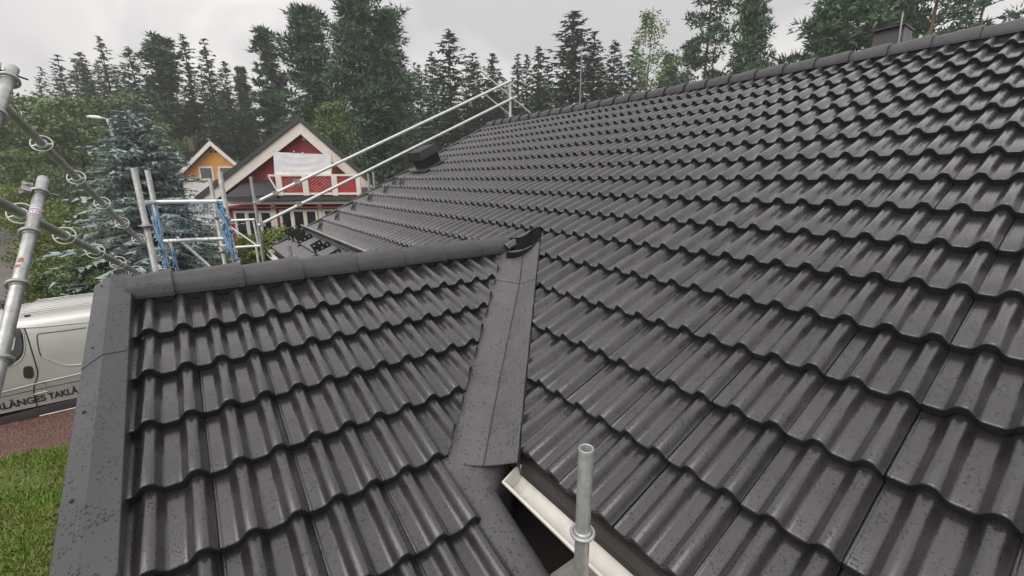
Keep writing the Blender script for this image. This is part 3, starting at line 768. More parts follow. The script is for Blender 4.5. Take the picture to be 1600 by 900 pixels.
# ------------------------------------------------------------------ guard rails along the far gable
gr = thing('scaffold_guard_rail', (1.0, 9.9, GZ), 'pale scaffold guard rails rising along the far gable to a post at the ridge', 'guard rail')
YG = 9.9
e_top = at_y(392, 276, YG); p_top = at_y(797, 124, YG)
for v in (e_top, p_top):
    mb = MB(); mb.tube([(v.x, v.y, GZ), v], .031, 10); part(gr, 'post', mb, M_GALV if v is e_top else M_ALU)
for (a_, b_, yy) in (((398, 317), (799, 126), YG - .06), ((404, 352), (800, 154), YG - .06)):
    mb = MB(); mb.tube([at_y(*a_, yy), at_y(*b_, yy)], .031, 12); part(gr, 'rail', mb, M_ALU)
for (a_, b_) in (((750, 110), (835, 182)), ((752, 143), (806, 187))):
    mb = MB(); mb.tube([at_y(*a_, YG + .06), at_y(*b_, YG + .06)], .022, 8); part(gr, 'rail', mb, M_ALU)
for q_ in ((402, 315), (410, 350), (430, 302), (464, 284), (467, 319)):
    mb = MB(); v = at_y(*q_, YG - .04); mb.box(v, (.05, .05, .045)); mb.tube([v - Vector((.08, 0, .03)), v + Vector((.08, 0, .05))], .02, 6); part(gr, 'clamp', mb, M_GALVD)
v = at_y(434, 306, YG); mb = MB(); mb.bar(at_y(428, 301, YG), at_y(437, 310, YG), .05, .05); part(gr, 'clamp', mb, M_IRON)
# ledgers from the end post towards the tower
fr = thing('scaffold_bay', down(at_y(392, 400, YG)), 'thin scaffold frame with a cross brace between the tower and the guard rail post', 'scaffold frame')
for (a_, b_, r_) in (((352, 345), (398, 343), .022), ((358, 387), (408, 384), .024), ((354, 350), (402, 384), .014), ((396, 345), (404, 384), .018)):
    mb = MB(); mb.tube([at(*a_, 7.9), at(*b_, 7.9)], r_, 8); part(fr, 'tube', mb, M_ALU)
for px_, y1_, y2_ in ((397, 343, 384),):
    v = at(400, 384, 7.9); mb = MB(); mb.tube([down(v), v], .022, 8); part(fr, 'post', mb, M_ALU)
# stray post tips between the porch ridge and the far eave
for q_, lb in (((452, 383), 'short grey post end showing above the porch ridge tiles near the far eave'),):
    v = at(*q_, 5.6); mb = MB(); mb.tube([(v.x, v.y, GZ), v], .022, 10); solo('scaffold_pole', mb, M_GALV, lb, 'scaffold pole')
for q_, lb in (((575, 271), 'thin upright rod beside the right eave of the red house, left of the pair'), ((583, 269), 'thin upright rod beside the right eave of the red house, right of the pair')):
    v = at(*q_, 15); mb = MB(); mb.tube([(v.x, v.y, GZ), v], .035, 8); solo('scaffold_pole', mb, M_GALV, lb, 'scaffold pole')

# ------------------------------------------------------------------ the red house
def ab(a, b, z): return RH * a + FH * b + Vector((0, 0, z))
def az(px, py, b): v = at(px, py, b); return (v.dot(RH), v.z)
def wbox(mb, a0, a1, b0, b1, z0, z1): return mb.box(ab((a0 + a1) / 2, (b0 + b1) / 2, (z0 + z1) / 2), (abs(a1 - a0) / 2, abs(b1 - b0) / 2, abs(z1 - z0) / 2), (RH, FH, Vector((0, 0, 1))))
def pxbox(mb, x0, y0, x1, y1, b, th):                        # front face measured at level distance b
    a0, z1 = az(x0, (y0 + y1) / 2, b)[0], az((x0 + x1) / 2, y0, b)[1]; a1, z0 = az(x1, (y0 + y1) / 2, b)[0], az((x0 + x1) / 2, y1, b)[1]
    return wbox(mb, a0, a1, b, b + th, z0, z1)
BR = 20.0
BRX = FH - RH * .53                                          # its ridge runs away to the left
apx = az(470, 190, BR - .6); eL = az(312, 313, BR - .6); eR = az(588, 294, BR - .6)
red = thing('red_house', ab(apx[0], BR + 3, GZ), 'red wooden house with wide cream bargeboards and a balcony under its gable', 'house')
# walls
mb = MB(); mb.prism([ab(*p) for p in ((eL[0] + .5, BR - .3, -1.1), (eR[0] - .4, BR - .3, -1.1), (eR[0] - .4, BR - .3, eR[1] + .22), (apx[0], BR - .3, apx[1] - .08), (eL[0] + .5, BR - .3, eL[1] + .28))], BRX * 9)
part(red, 'upper_wall', mb, M_RED)
# each upright board of the gable, proud of the wall
BL = BR - .95; lw0 = az(353, 350, BL)[0]; lw1 = az(640, 350, BL)[0]
mb = MB(); wbox(mb, lw0, lw1, BL, BR + 9, GZ, -1.15); part(red, 'lower_wall', mb, M_RED)
rb = random.Random(2)
bm_ = None
a = apx[0] - 3.05
while a < apx[0] + 3.0:
    zt = apx[1] - .35 - abs(a - apx[0]) * .84
    if zt > -.4:
        mb = MB(); wbox(mb, a, a + .135, BR - .318 - rb.uniform(0, .004), BR - .3, -.5, zt); part(red, 'board', mb, M_RED)
    a += .15
a = lw0 + .01
while a < lw1:
    mb = MB(); wbox(mb, a, a + .135, BL - .02 - rb.uniform(0, .004), BL, GZ + .3, -1.2); part(red, 'board', mb, M_RED)
    a += .15
# roof slabs with tile edge
def slab(p, q, t, b0, b1):
    d = Vector((q[0] - p[0], q[1] - p[1])); n = Vector((-d.y, d.x)).normalized(); n = n if n.y > 0 else -n
    pts = [ab(p[0], b0, p[1]), ab(q[0], b0, q[1]), ab(q[0] + n.x * t, b0, q[1] + n.y * t), ab(p[0] + n.x * t * 0, b0, p[1] + t / max(n.y, .2))]
    m_ = MB(); m_.prism(pts, BRX * (b1 - b0)); return m_
rf1 = part(red, 'roof', slab((apx[0], apx[1]), (eL[0] - .12, eL[1] - .1), .17, BR - .72, BR + 9.3), M_ROOFD)
rf2 = part(red, 'roof', slab((apx[0], apx[1]), (eR[0] + .12, eR[1] - .1), .17, BR - .72, BR + 9.3), M_ROOFD)
# tile ribs on the slope that faces us
def ribs(p, q, t, b0, b1, step, m, root):
    m_ = MB(); d = Vector((q[0] - p[0], q[1] - p[1])).normalized(); n = Vector((-d.y, d.x)); n = n if n.y > 0 else -n; b = b0 + .1
    while b < b1:
        o_ = BRX * (b - b0) + FH * b0; m_.bar(RH * (p[0] + n.x * t) + o_ + Vector((0, 0, p[1] + n.y * t)), RH * (q[0] + n.x * t) + o_ + Vector((0, 0, q[1] + n.y * t)), .07, .05, BRX); b += step
    part(root, 'tile_rows', m_, m, kind='stuff')
ribs(apx, eR, .16, BR - .7, BR + 9.2, .15, M_ROOFD, rf2)
ribs(apx, eL, .16, BR - .7, BR + 9.2, .15, M_ROOFD, rf1)
def barge(p, q, wd):
    d = Vector((q[0] - p[0], q[1] - p[1])).normalized(); n = Vector((-d.y, d.x)); n = n if n.y < 0 else -n
    e = Vector((0, -wd / abs(n.y)))
    m_ = MB(); m_.prism([ab(p[0], BR - .64, p[1] - .0), ab(q[0], BR - .64, q[1]), ab(q[0], BR - .64, q[1] + e.y), ab(p[0], BR - .64, p[1] + e.y)], FH * .05); return m_
part(red, 'bargeboard', barge(apx, eL, .40), M_CREAM)
part(red, 'bargeboard', barge(apx, eR, .40), M_CREAM)
mb = MB(); o_ = ab(*[az(475.5, 218.5, BR - .36)[0], BR - .36, az(475.5, 218.5, BR)[1]]); mb.lathe(o_ + FH * .05, -FH, [(.0, .10), (.055, .09), (.07, .04), (.075, 0)], 12); part(red, 'wall_lamp', mb, M_LAMP)
# skirt roof, left and right of the balcony
bg_ = BR - 1.35
def skirt(pxs, name='porch_roof'):
    pts = [ab(az(x, y, d)[0], d, az(x, y, d)[1]) for x, y, d in pxs]
    m_ = MB(); m_.prism(pts, (0, 0, -.08)); return m_, pts
m_, pts = skirt([(351, 309, bg_), (434, 305, bg_), (424, 275, BR), (398, 275, BR)])
sk = part(red, 'porch_roof', m_, M_ROOFD)
mb = MB()
for k in range(9):
    t_ = k / 9; l_ = pts[0].lerp(pts[3], t_); r_ = pts[1].lerp(pts[2], t_); n_ = max(int((r_ - l_).length / .16), 3); prof_ = []
    for q_ in range(n_ * 4 + 1): prof_.append(l_.lerp(r_, q_ / (n_ * 4)) + Vector((0, 0, .03 + .022 * math.cos(q_ * math.pi / 2))))
    nx = [(p + (pts[3] - pts[0]) / 9 * 1.05 - Vector((0, 0, .02))) for p in prof_]
    mb.grid([[p - Vector((0, 0, .04)) for p in prof_], prof_, nx], False)
part(sk, 'tile_rows', mb, M_ROOFD, kind='stuff')
m_, pts = skirt([(562, 304, bg_), (592, 304, bg_), (590, 283, BR), (563, 283, BR)]); part(red, 'porch_roof', m_, M_ROOFD)
mb = MB(); pxbox(mb, 350, 307, 598, 313.5, bg_ - .1, .12); part(red, 'gutter', mb, M_PLAST)
mb = MB(); pxbox(mb, 352, 314.3, 600, 319, bg_ + .1, .12); part(red, 'fascia', mb, M_CREAM)
mb = MB(); wbox(mb, lw0 - .2, lw1, bg_ + .1, BL + .1, -1.22, -1.17); part(red, 'soffit', mb, M_RED)
mb = MB(); wbox(mb, az(430, 305, bg_)[0], az(566, 305, bg_)[0], bg_, BR, -.86, -.80); part(red, 'balcony_floor', mb, M_PLAST)
# balcony railing
bb = BR - 1.25
bal = part(red, 'balcony_railing', pxbox(MB(), 419, 272.2, 560, 275.4, bb - .03, .09), M_CREAM)
for x0, x1 in ((432, 441), (473, 482), (519, 527.5), (557, 563.5)):
    mb = MB(); pxbox(mb, x0, 272.5, x1, 305.5, bb - .05, .10); part(bal, 'post', mb, M_CREAM)
mb = MB(); pxbox(mb, 436, 301, 560, 304.5, bb - .02, .06); part(bal, 'bottom_rail', mb, M_CREAM)
for x0, x1 in ((441.5, 472.6), (482.4, 518.6), (528, 556.6)):
    mb = MB(); pxbox(mb, x0, 275.6, x1, 300.8, bb + .03, .03); part(bal, 'panel', mb, M_RED2)
mb = MB()
a_, z_ = az(420, 275, bb); a2, z2 = az(435, 300, bb); mb.bar(ab(a_, bb, z_), ab(a2, bb, z2), .06, .05, FH)
part(bal, 'strut', mb, M_CREAM)
def lattice(x0, x1, y0, y1):
    cx, cy = (x0 + x1) / 2, (y0 + y1) / 2; W_, H_ = (x1 - x0) / 2, (y1 - y0) / 2
    for s_ in (.42, .78, 1.15):
        for sx in (-1, 1):
            for sy in (-1, 1):
                p0 = [0, sy * s_ * H_]; p1 = [sx * s_ * W_, 0]; c_ = []
                for t_ in np.linspace(0, 1, 21):
                    x, y = p0[0] + (p1[0] - p0[0]) * t_, p0[1] + (p1[1] - p0[1]) * t_
                    if abs(x) <= W_ * .97 and abs(y) <= H_ * .97: c_.append((x, y))
                if len(c_) > 2:
                    A_, B_ = [az(cx + q_[0], cy + q_[1], bb) for q_ in (c_[0], c_[-1])]
                    mb = MB(); mb.bar(ab(A_[0], bb + .012, A_[1]), ab(B_[0], bb + .012, B_[1]), .015, .02, FH); part(bal, 'lattice_strip', mb, M_LATT)
lattice(441.5, 472.6, 275.6, 300.8); lattice(482.4, 518.6, 275.6, 300.8)
# ground floor glazing
def window(root, x0, y0, x1, y1, b, panes, mw, mg, fr=.09):
    a0, a1 = az(x0, (y0 + y1) / 2, b)[0], az(x1, (y0 + y1) / 2, b)[0]; z1, z0 = az((x0 + x1) / 2, y0, b)[1], az((x0 + x1) / 2, y1, b)[1]
    mb = MB(); wbox(mb, a0, a1, b - .05, b, z1 - fr, z1); wbox(mb, a0, a1, b - .05, b, z0, z0 + fr)
    n = panes; wv = (a1 - a0) / n
    for k in range(n + 1):
        c = a0 + wv * k; hw = fr * (.8 if 0 < k < n else .9); lo_, hi_ = (c - hw, c + hw) if 0 < k < n else ((c, c + fr) if k == 0 else (c - fr, c))
        wbox(mb, lo_, hi_, b - .048, b, z0 + fr, z1 - fr)
    f_ = part(root, 'window', mb, mw)
    for k in range(n):
        mb = MB(); wbox(mb, a0 + wv * k + fr * .6, a0 + wv * (k + 1) - fr * .6, b - .02, b - .004, z0 + fr * .8, z1 - fr * .8); part(f_, 'pane', mb, mg)
    return f_
bw = BL - .025
window(red, 370, 329, 430, 388, bw, 3, M_CREAM, M_GLASS, .10)
window(red, 441, 327, 500, 386, bw, 3, M_CREAM, M_GLASS, .10)
window(red, 508, 326, 560, 385, bw, 3, M_CREAM, M_GLASS, .10)
for x0, x1 in ((428.5, 435.5), (501, 507)):
    mb = MB(); pxbox(mb, x0, 319.5, x1, 400, BL - .09, .06); part(red, 'porch_post', mb, M_CREAM)
mb = MB(); pxbox(mb, 433, 256, 520, 305, BR - .345, .03); part(red, 'balcony_door', mb, M_RED2)
# the sheet hanging above the balcony
rows = []
bs = BR - 1.15
for j in range(15):
    v_ = j / 14; row = []
    for i in range(31):
        u_ = i / 30
        x = 428.0 + (u_ * (518.5 - 428.0)) + (2.5 * v_ * (1 - u_)); y0_ = 236.5 + 4.3 * u_ + 2.2 * math.sin(math.pi * u_) * (1 if u_ < .9 else .5); y1_ = 273.0
        y = y0_ + (y1_ - y0_) * v_
        sag = .012 * math.sin(24 * (v_ * .8 + .9 * (u_ - .5) ** 2) + 4 * u_) * math.sin(math.pi * min(u_ * 1.1, 1)) * (.35 + .65 * v_) + .008 * math.sin(u_ * 21 + v_ * 5) * (1 - v_)
        A_ = az(x, y, bs); row.append(ab(A_[0], bs - .04 + sag, A_[1]))
    rows.append(row)
mb = MB(); mb.sheet(rows, .004, True, FH)
shp = thing('hanging_sheet', ab(az(472, 255, bs)[0], bs, az(472, 255, bs)[1]), 'white cloth sheet hung in folds across the gable of the red house', 'sheet')
part(shp, 'cloth', mb, M_CLOTH)
for x, y in ((461, 237.5), (474.5, 239.5), (428.5, 236.5), (518, 240.5)):
    mb = MB(); A_ = az(x, y, bs); mb.box(ab(A_[0], bs - .06, A_[1] + .02), (.018, .02, .025), (RH, FH, Vector((0, 0, 1)))); part(shp, 'peg', mb, M_WHITE)
mb = MB(); A_ = az(426, 238, bs); B_ = az(520, 242, bs); mb.tube([ab(A_[0], bs, A_[1]), ab(B_[0], bs, B_[1])], .012, 6); part(shp, 'line', mb, M_WHITE)
for x in (429, 518.5):
    mb = MB(); A_ = az(x, 238, bs); B_ = az(x + (3 if x < 450 else 0), 274, bs); mb.tube([ab(A_[0], bs + .01, A_[1]), ab(B_[0], bs + .01, B_[1])], .02, 6); part(shp, 'pole', mb, M_CREAM)

# ------------------------------------------------------------------ the orange house farther back
BO = 36.0
ora = thing('orange_house', ab(az(335, 280, BO)[0], BO + 3, GZ), 'ochre orange gabled house with brown tiled roof behind the blue spruce', 'house')
ap = az(334.5, 222, BO); oL = az(280, 277, BO); oR = az(376, 257, BO); wz0 = az(330, 284.5, BO)[1]
BX = (FH * .80 - RH * .60).normalized()                       # its ridge runs away to the left
mb = MB(); mb.prism([ab(az(288, 284.5, BO)[0], BO, wz0), ab(az(386, 284, BO)[0], BO, wz0), ab(az(386, 284, BO)[0], BO, az(386, 266, BO)[1]), ab(ap[0], BO, ap[1] - .25), ab(az(288, 284, BO)[0], BO, az(288, 272, BO)[1])], BX * 8)
part(ora, 'upper_wall', mb, M_ORANGE)
mb = MB(); mb.prism([ab(az(286, 284, BO)[0], BO - .02, GZ), ab(az(386, 284, BO)[0], BO - .02, GZ), ab(az(386, 284, BO)[0], BO - .02, wz0), ab(az(286, 284, BO)[0], BO - .02, wz0)], BX * 8)
part(ora, 'lower_wall', mb, M_WHITE)
for (p, q) in ((ap, oL), (ap, oR)):
    d = Vector((q[0] - p[0], q[1] - p[1]))
    mb = MB(); mb.prism([ab(p[0], BO - .45, p[1]), ab(q[0], BO - .45, q[1]), ab(q[0], BO - .45, q[1] + .16), ab(p[0], BO - .45, p[1] + .16)], BX * 8.8); ro = part(ora, 'roof', mb, M_ROOFB)
    mb = MB(); mb.prism([ab(p[0], BO - .5, p[1] + .06), ab(q[0], BO - .5, q[1] + .06), ab(q[0], BO - .5, q[1] - .26), ab(p[0], BO - .5, p[1] - .30)], FH * .06); part(ora, 'bargeboard', mb, M_WHITE)
    mb = MB()
    for k in range(1, 15):
        t_ = k / 15; x_ = p[0] + d.x * t_; z_ = p[1] + d.y * t_ + .17
        mb.bar(ab(x_, BO - .45, z_), ab(x_, BO - .45, z_) + BX * 8.8, .06, .05)
    part(ro, 'tile_rows', mb, M_ROOFB, kind='stuff')
window(ora, 312, 260, 334.5, 281.5, BO - .01, 1, M_WHITE, M_GLASSG, .13)
window(ora, 343, 260, 366, 281.5, BO - .01, 1, M_WHITE, M_GLASSG, .13)
for x in (330.5, 337.5):
    mb = MB(); A_ = az(x, 237, BO); mb.lathe(ab(A_[0], BO, A_[1]), -FH, [(.0, .02), (.09, .02), (.1, 0)], 10); part(ora, 'vent_hole', mb, M_BLACK)
mb = MB(); A_ = az(322, 222, BO + 4); mb.box(ab(A_[0] - 1.2, BO + 4, A_[1] - .2), (.25, .25, .55), (RH, FH, Vector((0, 0, 1)))); part(ora, 'chimney', mb, M_ROOFB)

# ------------------------------------------------------------------ silver van
YV = 10.40
van = thing('silver_van', (-2.5, YV + .95, GZ), 'silver panel van with dark roofing firm lettering parked on red gravel', 'van')
def body_section(x, zr, zs, hw, top_in):
    """ring of (x, y, z) from the near sill over the roof to the far sill"""
    h = zr - zs; yc = YV + .95
    pr = [(1.0, 0), (1.0, .14), (1.012, .20), (1.012, .30), (1.0, .36), (.985, .52), (.955, .68), (.915, .82), (.875, .90), (.80, .955), (.62, .985), (.3, 1.0)]
    near = [(x, yc - hw * (1 - (1 - w_) * top_in), zs + h * t_) for w_, t_ in pr]
    return near + [(x, yc, zr + .005)] + [(x, 2 * yc - y_, z_) for x_, y_, z_ in reversed(near)]
ZB = GZ + .20
st = [(-.04, GZ + 1.67, .90), (-.06, GZ + 1.74, .935), (-.2, GZ + 1.775, .95), (-1.5, GZ + 1.785, .95), (-2.9, GZ + 1.775, .95), (-3.3, GZ + 1.70, .948), (-3.75, GZ + 1.38, .945), (-4.05, GZ + 1.14, .94), (-4.45, GZ + 1.03, .92), (-4.75, GZ + .90, .86), (-4.86, GZ + .72, .78)]
mb = MB(); secs = [body_section(x, zr, ZB, hw, 1.0) for x, zr, hw in st]
mb.grid(secs, True); mb.add(secs[0], [tuple(range(len(secs[0])))]); mb.add(secs[-1], [tuple(range(len(secs[-1])))])
part(van, 'body', mb, M_SILVER)
def side_y(x, z):                                            # surface of the near side
    t_ = (z - ZB) / (GZ + 1.78 - ZB); ws = [(0, 1.0), (.14, 1.0), (.20, 1.012), (.30, 1.012), (.36, 1.0), (.52, .985), (.68, .955), (.82, .915), (.90, .875), (.955, .8)]
    return YV + .95 - .95 * float(np.interp(t_, [a_[0] for a_ in ws], [a_[1] for a_ in ws]))
def sp(px, py, o=.004):
    p = at_y(px, py, YV)
    for _ in range(4): p = at_y(px, py, side_y(p.x, p.z) - o)
    return p
def seam(pl, r_, m_, name, o=.0):
    mb = MB(); mb.tube([sp(x, y, o) for x, y in pl], r_, 5); return part(van, name, mb, m_)
def spline(pl, n=6):
    o = []
    for i in range(len(pl) - 1):
        p0, p1, p2, p3 = [np.array(pl[max(min(k, len(pl) - 1), 0)], float) for k in (i - 1, i, i + 1, i + 2)]
        for k in range(n):
            t_ = k / n; o.append(tuple(.5 * ((2 * p1) + (p2 - p0) * t_ + (2 * p0 - 5 * p1 + 4 * p2 - p3) * t_ ** 2 + (3 * p1 - p0 - 3 * p2 + p3) * t_ ** 3)))
    return o + [tuple(pl[-1])]
seam(spline([(38, 513), (44, 530), (50, 550), (56, 570), (59, 583), (57, 593), (54, 600), (53, 612), (55, 625), (58, 634)]), .010, M_BLACK, 'door_seam')
seam(spline([(135, 512), (100, 517), (66, 521), (59, 523), (58, 530), (61, 548), (65, 558)]), .009, M_PLAST, 'panel_groove')
seam(spline([(65, 557), (85, 565), (105, 571), (130, 569), (160, 566)], 4), .014, M_SILVER, 'panel_crease', .004)
seam([(-40, 623), (0, 614), (54, 600), (125, 584), (170, 573)], .012, M_SILVER, 'side_moulding', .006)
seam([(-40, 630), (0, 621), (54, 609), (74, 605), (123, 595), (170, 585)], .008, M_PLAST, 'moulding_groove')
seam([(54, 601), (71, 598)], .005, M_PLAST, 'flap_seam'); seam([(71, 598), (74, 614)], .005, M_PLAST, 'flap_seam'); 
seam([(53, 616), (75, 611)], .010, M_WHITE, 'sill_highlight_strip', .006)
seam([(62, 650), (88, 644), (118, 637), (160, 628)], .012, M_WHITE, 'running_strip', .02)
# dark sill
mb = MB(); lo = [sp(x, y, .012) for x, y in ((-60, 669), (0, 652), (60, 637), (120, 622), (170, 611))]
rows = [[p for p in lo], [Vector((p.x, p.y - .012, p.z - .13)) for p in lo], [Vector((p.x, p.y + .05, p.z - .27)) for p in lo]]
mb.grid(rows); part(van, 'sill', mb, M_PLAST)
# side window and door handle
def blob(pl, o, m_, name, edge=.008):
    pts = [sp(x, y, o) for x, y in pl]; mb = MB(); c = sum(pts, Vector()) / len(pts)
    inn = [p + (p - c) * .0 + Vector((0, -edge, 0)) for p in [q_.lerp(c, .08) for q_ in pts]]
    n = len(pts); mb.add(pts + inn, [(k, (k + 1) % n, n + (k + 1) % n, n + k) for k in range(n)] + [tuple(range(n, 2 * n))], False); return part(van, name, mb, m_)
blob(spline([(-60, 548), (-50, 530), (-20, 522), (10, 517), (30, 513), (36, 526), (37, 545), (34, 556), (24, 566), (8, 573), (-20, 582), (-50, 590)], 3), .003, M_GLASS, 'side_window')
seam(spline([(-50, 592), (-20, 584), (8, 575), (25, 568), (35, 558), (38.5, 546), (37.5, 526), (33, 513)]), .010, M_SILVER, 'window_trim', .004)
blob(spline([(36, 578), (38, 573.5), (44, 572), (50, 573), (52, 579), (52.5, 587), (50, 590.5), (44, 591.5), (38, 590), (36.5, 585), (36, 578)], 2)[:-1], .003, M_BLACK, 'door_handle', .02)
# roof ribs and roof details
mb = MB()
for k in range(9): 
    yy = YV + .34 + .155 * k; mb.tube([(-2.75, yy, GZ + 1.778), (-1.9, yy, GZ + 1.786), (-.4, yy, GZ + 1.778)], .012, 5)
part(van, 'roof_ribs', mb, M_SILVER, kind='stuff')
mb = MB(); mb.tube([sp(-60, 522, .0), sp(20, 513, 0), sp(60, 511, .0), sp(140, 503, 0), sp(200, 498, 0)], .016, 6); part(van, 'rain_rail', mb, M_SILVER)
mb = MB(); mb.box((-2.64, YV + .35, GZ + 1.755), (.03, .03, .02)); part(van, 'roof_stud', mb, M_BLACK)
mb = MB(); mb.box((-3.05, YV + 1.15, GZ + 1.81), (.05, .04, .06)); part(van, 'aerial_base', mb, M_BLACK)
for wx in (-.75, -3.95):
    for yy, nm in ((YV - .02, -1), (YV + 1.92, 1)):
        mb = MB(); mb.lathe((wx, yy - nm * .21, GZ + .32), (0, nm, 0), [(.0, 0), (.29, 0), (.32, .03), (.32, .18), (.30, .21), (.20, .21)], 24); wh = part(van, 'wheel', mb, M_TYRE)
        mb = MB(); mb.lathe((wx, yy - nm * .21, GZ + .32), (0, nm, 0), [(.205, .20), (.195, .17), (.07, .16), (.05, .20), (0, .20)], 20); part(wh, 'rim', mb, M_GALV)
mb = MB(); mb.box((-3.35, YV - .13, GZ + 1.22), (.07, .11, .12)); part(van, 'wing_mirror', mb, M_PLAST)
mb = MB(); mb.grid([[(-3.32, YV + .15, GZ + 1.69), (-3.32, YV + 1.75, GZ + 1.69)], [(-3.98, YV + .1, GZ + 1.22), (-3.98, YV + 1.8, GZ + 1.22)]]); part(van, 'windscreen', mb, M_GLASS)
for yy in (YV + .18, YV + 1.72):
    mb = MB(); mb.box((-4.72, yy, GZ + .78), (.12, .12, .10)); part(van, 'headlight', mb, M_LAMP)
mb = MB(); mb.box((-4.80, YV + .95, GZ + .45), (.10, .80, .12)); part(van, 'bumper', mb, M_PLAST)
# lettering along the lower side, as far as it can be read
def van_text(s, p0, p1, size):
    c = bpy.data.curves.new('lettering', 'FONT'); c.body = s; c.size = 1; c.extrude = .0; c.offset = .028
    o = bpy.data.objects.new('tmp_text', c); COL.objects.link(o); bpy.context.view_layer.update()
    me = bpy.data.meshes.new_from_object(o.evaluated_get(bpy.context.evaluated_depsgraph_get())); bpy.data.objects.remove(o)
    xs_ = [v.co.x for v in me.vertices]; x0_, x1_ = min(xs_), max(xs_); A_, B_ = sp(*p0), sp(*p1)
    L0 = Vector(van.location)
    for v in me.vertices:
        t_ = (v.co.x - x0_) / (x1_ - x0_); x = A_.x + (B_.x - A_.x) * t_; z = A_.z + (B_.z - A_.z) * t_ + v.co.y * size
        v.co = Vector((x, side_y(x, z) - .010, z)) - L0
    me.name = 'lettering'; part(van, 'lettering', me, M_BLACK)
van_text('RLÄNGES', (-5, 642), (73, 625), .165)
van_text('TAKLÄ', (77, 624), (123, 613), .165)

# ------------------------------------------------------------------ street lamps, small signs
def lamp(px, base, head, d, label, arm=1.0, r_=.07):
    top = at(px, head, d); t = thing('street_lamp', down(top), label, 'street lamp')
    mb = MB(); mb.tube([down(top), top - Vector((0, 0, .3)), top - RH * .08, top - RH * arm * .4 + Vector((0, 0, .06))], r_, 8, True, r_ * .6); part(t, 'post', mb, M_GALV)
    mb = MB(); e = top - RH * arm + Vector((0, 0, .10)); h_ = top - RH * arm * .2 + Vector((0, 0, .02)); rows = []
    for k in range(7):
        t_ = k / 6; c = h_.lerp(e, t_); ww_ = .20 * math.sin(math.pi * (.12 + .76 * t_)); rows.append([c + FH * (math.cos(q_) * ww_) + Vector((0, 0, math.sin(q_) * ww_ * .45)) for q_ in [2 * math.pi * i / 12 for i in range(13)]])
    mb.grid(rows); part(t, 'lamp_head', mb, M_LAMP)
lamp(170, 300, 186, 19.0, 'white street lamp head rising behind the tip of the blue spruce', .85)
lamp(93, 320, 270, 60, 'thin far street lamp standing over the wet road', .9, .12)
lamp(49, 300, 282, 70, 'small far street lamp against the dark trees left of the road', .6, .10)
mb = MB(); v = at(131, 312, 30); mb.box(v, (.16, .03, .20), (RH, FH, Vector((0, 0, 1)))); mb2 = MB(); mb2.tube([down(v), v], .03, 6)
sg = thing('road_sign', down(v), 'small white sign on a post left of the blue spruce', 'sign'); part(sg, 'board', mb, M_LAMP); part(sg, 'post', mb2, M_GALVD)

# ------------------------------------------------------------------ trees
class TM:                                                    # triangle soup
    def __init__(s): s.t = []
    def mesh(s, name):
        a = np.array(s.t, dtype=np.float32).reshape(-1, 3); return fast_mesh(name, a, np.arange(len(a)).reshape(-1, 3), 3)
def trunk_mesh(h, r0, r1=.03, n=8, lean=0, seed=0):
    q = random.Random(seed); mb = MB(); pts = []
    vs = []; fs = []; m_ = 9
    for i in range(m_):
        t_ = i / (m_ - 1); c = Vector((lean * t_ * t_ + q.uniform(-.04, .04) * h / 20, q.uniform(-.04, .04) * h / 20, h * t_)); rr = r0 + (r1 - r0) * t_ ** .8 + (r0 * .35 * max(0, 1 - t_ * 9))
        vs += [c + Vector((math.cos(2 * math.pi * k / n), math.sin(2 * math.pi * k / n), 0)) * rr for k in range(n)]
    for i in range(m_ - 1):
        for k in range(n): fs.append((i * n + k, i * n + (k + 1) % n, (i + 1) * n + (k + 1) % n, (i + 1) * n + k))
    mb.add(vs, fs, True); return mb.mesh('trunk')
def sprays(T, base, d, L_, q, n, ln, wd, droop, lateral=1.0, up=0.0):
    """needle sprays along a branch from base in level direction d"""
    sd_ = Vector((-d.y, d.x, 0))
    for k in range(n):
        t_ = (k + q.random()) / n
        p = base + d * (L_ * t_) + Vector((0, 0, -droop * L_ * t_ * t_ + up * L_ * t_))
        s_ = -1 if k % 2 else 1
        l_ = ln * (1.1 - .55 * t_) * q.uniform(.65, 1.25)
        o = (d * q.uniform(.35, .9) + sd_ * (s_ * q.uniform(.3, 1.0) * lateral) + Vector((0, 0, q.uniform(-.45, .12)))).normalized()
        wv = o.cross(Vector((q.uniform(-.5, .5), q.uniform(-.5, .5), 1))).normalized() * (wd * q.uniform(.6, 1.3))
        T.t += [p - wv, p + wv, p + o * l_]
        if q.random() < .5:
            o2 = Vector((q.uniform(-.4, .4), q.uniform(-.4, .4), -1)).normalized(); w2 = sd_ * (wd * .8)
            T.t += [p - w2, p + w2, p + o2 * (l_ * .6)]
    e = base + d * L_ + Vector((0, 0, -droop * L_ + up * L_)); wv = sd_ * wd
    T.t += [e - d * ln * .5 - wv, e - d * ln * .5 + wv, e + d * ln * .4]
